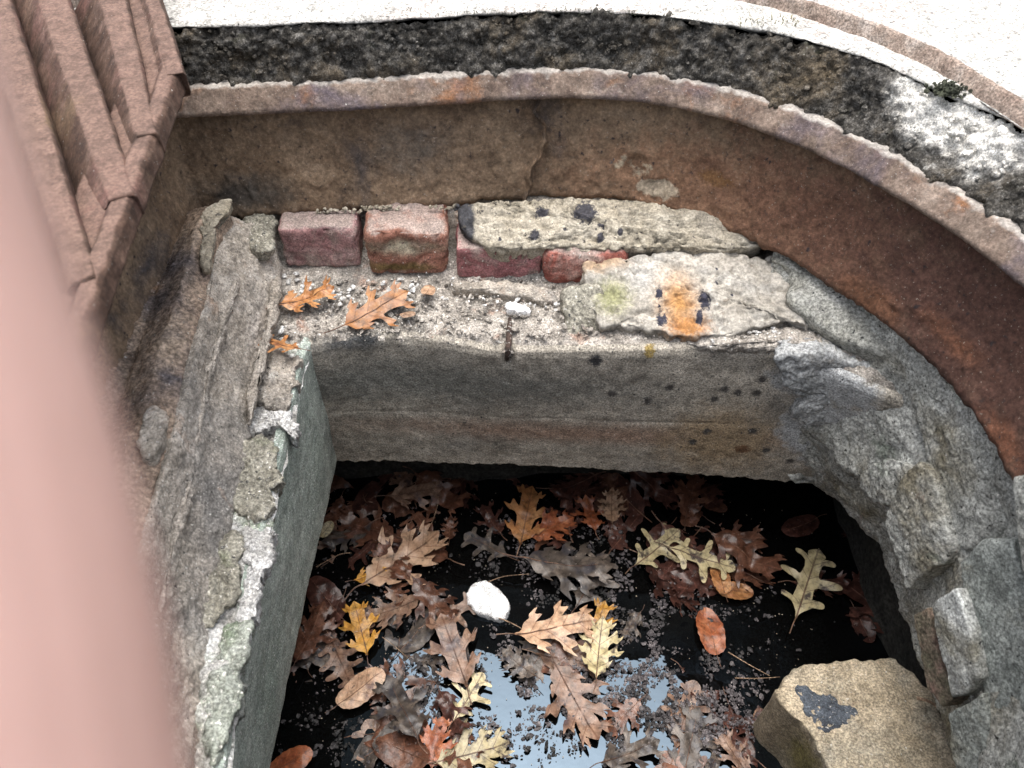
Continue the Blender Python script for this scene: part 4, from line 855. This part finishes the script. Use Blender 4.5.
for k in range(420):
    p = at(sr.uniform(320, 820), sr.uniform(490, 768), z=WZ+.008); it.append((p[0], p[1], WZ+.002, sr.choice((.0004, .0006, .0009))))
o = lumps('pale_floating_specks', it, M_slabA, jag=.4, flat=.6); tag(o, kind='stuff')
# moss tuft on the broken road edge
it = []
mp = at(946, 92, z=.055)
for k in range(260): it.append((mp[0]+sr.gauss(0, .006), mp[1]+sr.gauss(0, .005), .056+abs(sr.gauss(0, .003)), sr.choice((.0008, .0014, .002))))
o = lumps('moss_tuft', it, make('dark_moss', [(.3, (.02, .022, .015)), (.7, (.07, .075, .05))], 90), jag=.6, flat=1); tag(o, 'small dark moss tuft on the broken white concrete', 'moss')
# sparse dry grass on the edge near the middle
def blades(name, px0, px1, py, n_, h, mat):
    V = []; Fs = []
    for k in range(n_):
        p = at(sr.uniform(px0, px1), py+sr.uniform(-4, 4), z=.054); a = sr.uniform(0, 6.28); L = h*sr.uniform(.4, 1)
        d = np.array((math.cos(a), math.sin(a), 0)); q = np.array((-d[1], d[0], 0))*.0005
        b = len(V); m_ = p+np.array((0, 0, L*.5))+d*L*.25; e_ = p+np.array((0, 0, L*.7))+d*L*.8
        V += [p-q, p+q, m_+q*.8, m_-q*.8, e_]; Fs += [(b, b+1, b+2, b+3), (b+3, b+2, b+4)]
    return mesh_obj(name, V, Fs, mat, smooth=False)
o = blades('dry_grass', 740, 800, 24, 60, .012, make('dry_moss_grass', [(.3, (.10, .10, .05)), (.7, (.24, .22, .12))], 50)); tag(o, kind='stuff')
o = blades('moss', 380, 730, 12, 300, .004, bpy.data.materials['dark_moss']); tag(o, kind='stuff')

# ------------------------------------------------------------ the photographer's hand with a finger before the lens
s = NT('skin'); s.P(True)
s.l(s.ramp(s.noise(45, 3), [(.3, (.30, .185, .158)), (.7, (.38, .24, .21))]), s.b.inputs['Base Color'])
s.b.inputs['Roughness'].default_value = .5; s.b.inputs['Subsurface Weight'].default_value = .15; s.b.inputs['Subsurface Radius'].default_value = (.01, .004, .002); s.b.inputs['Subsurface Scale'].default_value = .3
M_skin = s.m
Rc = np.array(Matrix.Rotation(math.pi/2-PITCH, 3, 'X'))
def cw_(x, y, z): return CAM+Rc@np.array((x, y, z))
def fp(px, py, d): return ((px-512)/F*d, (384-py)/F*d, -d)
fd = .046
finger = [(fp(-204, -150, fd), .0060), (fp(-180, -60, fd), .0074), (fp(-134, 110, fd), .0080), (fp(-94, 260, fd), .0084), (fp(-34, 450, fd), .0088), (fp(18, 700, fd), .0094), (fp(40, 960, fd), .0098), (fp(60, 1300, fd*1.02), .0105)]
bx_ = finger[-1][0]
palm0 = (bx_[0]-.004, bx_[1]-.018, bx_[2]+.010)
verts = []; rad = []; edges = []
def add(p, r, par=None):
    verts.append(tuple(cw_(*p))); rad.append(r)
    if par is not None: edges.append((par, len(verts)-1))
    return len(verts)-1
root = add((palm0[0]-.028, palm0[1]-.045, palm0[2]+.03), .020)          # wrist end of the palm
kn = add(palm0, .012, root)
pr = kn
for p, r in finger[::-1]: pr = add(p, r, pr)
for k in range(3):                                                   # middle, ring and little finger, curled behind the phone
    b = (palm0[0]-.019*(k+1), palm0[1]-.006-.003*k, palm0[2]+.004)
    q = add(b, .0115-.0008*k, root)
    for (dx, dy, dz, r) in ((-.002, .026, -.004, .0092), (-.002, .036, .012, .0085), (-.001, .030, .028, .0078), (0, .020, .034, .0062)):
        q = add((b[0]+dx, b[1]+dy*(1-.06*k), b[2]+dz), r-.0006*k, q)
t0 = add((palm0[0]+.006, palm0[1]-.045, palm0[2]+.028), .0125, root)      # thumb from the side of the palm
t1 = add((palm0[0]+.026, palm0[1]-.028, palm0[2]+.036), .0105, t0)
t2 = add((palm0[0]+.038, palm0[1]-.010, palm0[2]+.040), .0095, t1)
t3 = add((palm0[0]+.044, palm0[1]+.006, palm0[2]+.042), .0070, t2)
w1 = add((palm0[0]-.034, palm0[1]-.085, palm0[2]+.055), .022, root)
w2 = add((palm0[0]-.05, palm0[1]-.15, palm0[2]+.11), .027, w1)
me = bpy.data.meshes.new('person'); me.from_pydata(verts, edges, []); me.update()
hand = bpy.data.objects.new('person', me); C.objects.link(hand)
hand.modifiers.new('skin', 'SKIN'); sv = me.skin_vertices[0].data
for i, r in enumerate(rad): sv[i].radius = (r, r); sv[i].use_root = (i == 0)
sb = hand.modifiers.new('sub', 'SUBSURF'); sb.levels = 2; sb.render_levels = 2
me.materials.append(M_skin)
tag(hand, 'blurred pink finger of the person taking the photo, close at the left', 'person')
sleeve = tube('sleeve', [cw_(palm0[0]-.040, palm0[1]-.11, palm0[2]+.075), cw_(palm0[0]-.055, palm0[1]-.17, palm0[2]+.125), cw_(palm0[0]-.08, palm0[1]-.25, palm0[2]+.20)], [.034, .040, .046], make('dark_sleeve', [(.3, (.02, .022, .03)), (.7, (.04, .042, .055))], 50), n=24)
sleeve.parent = hand
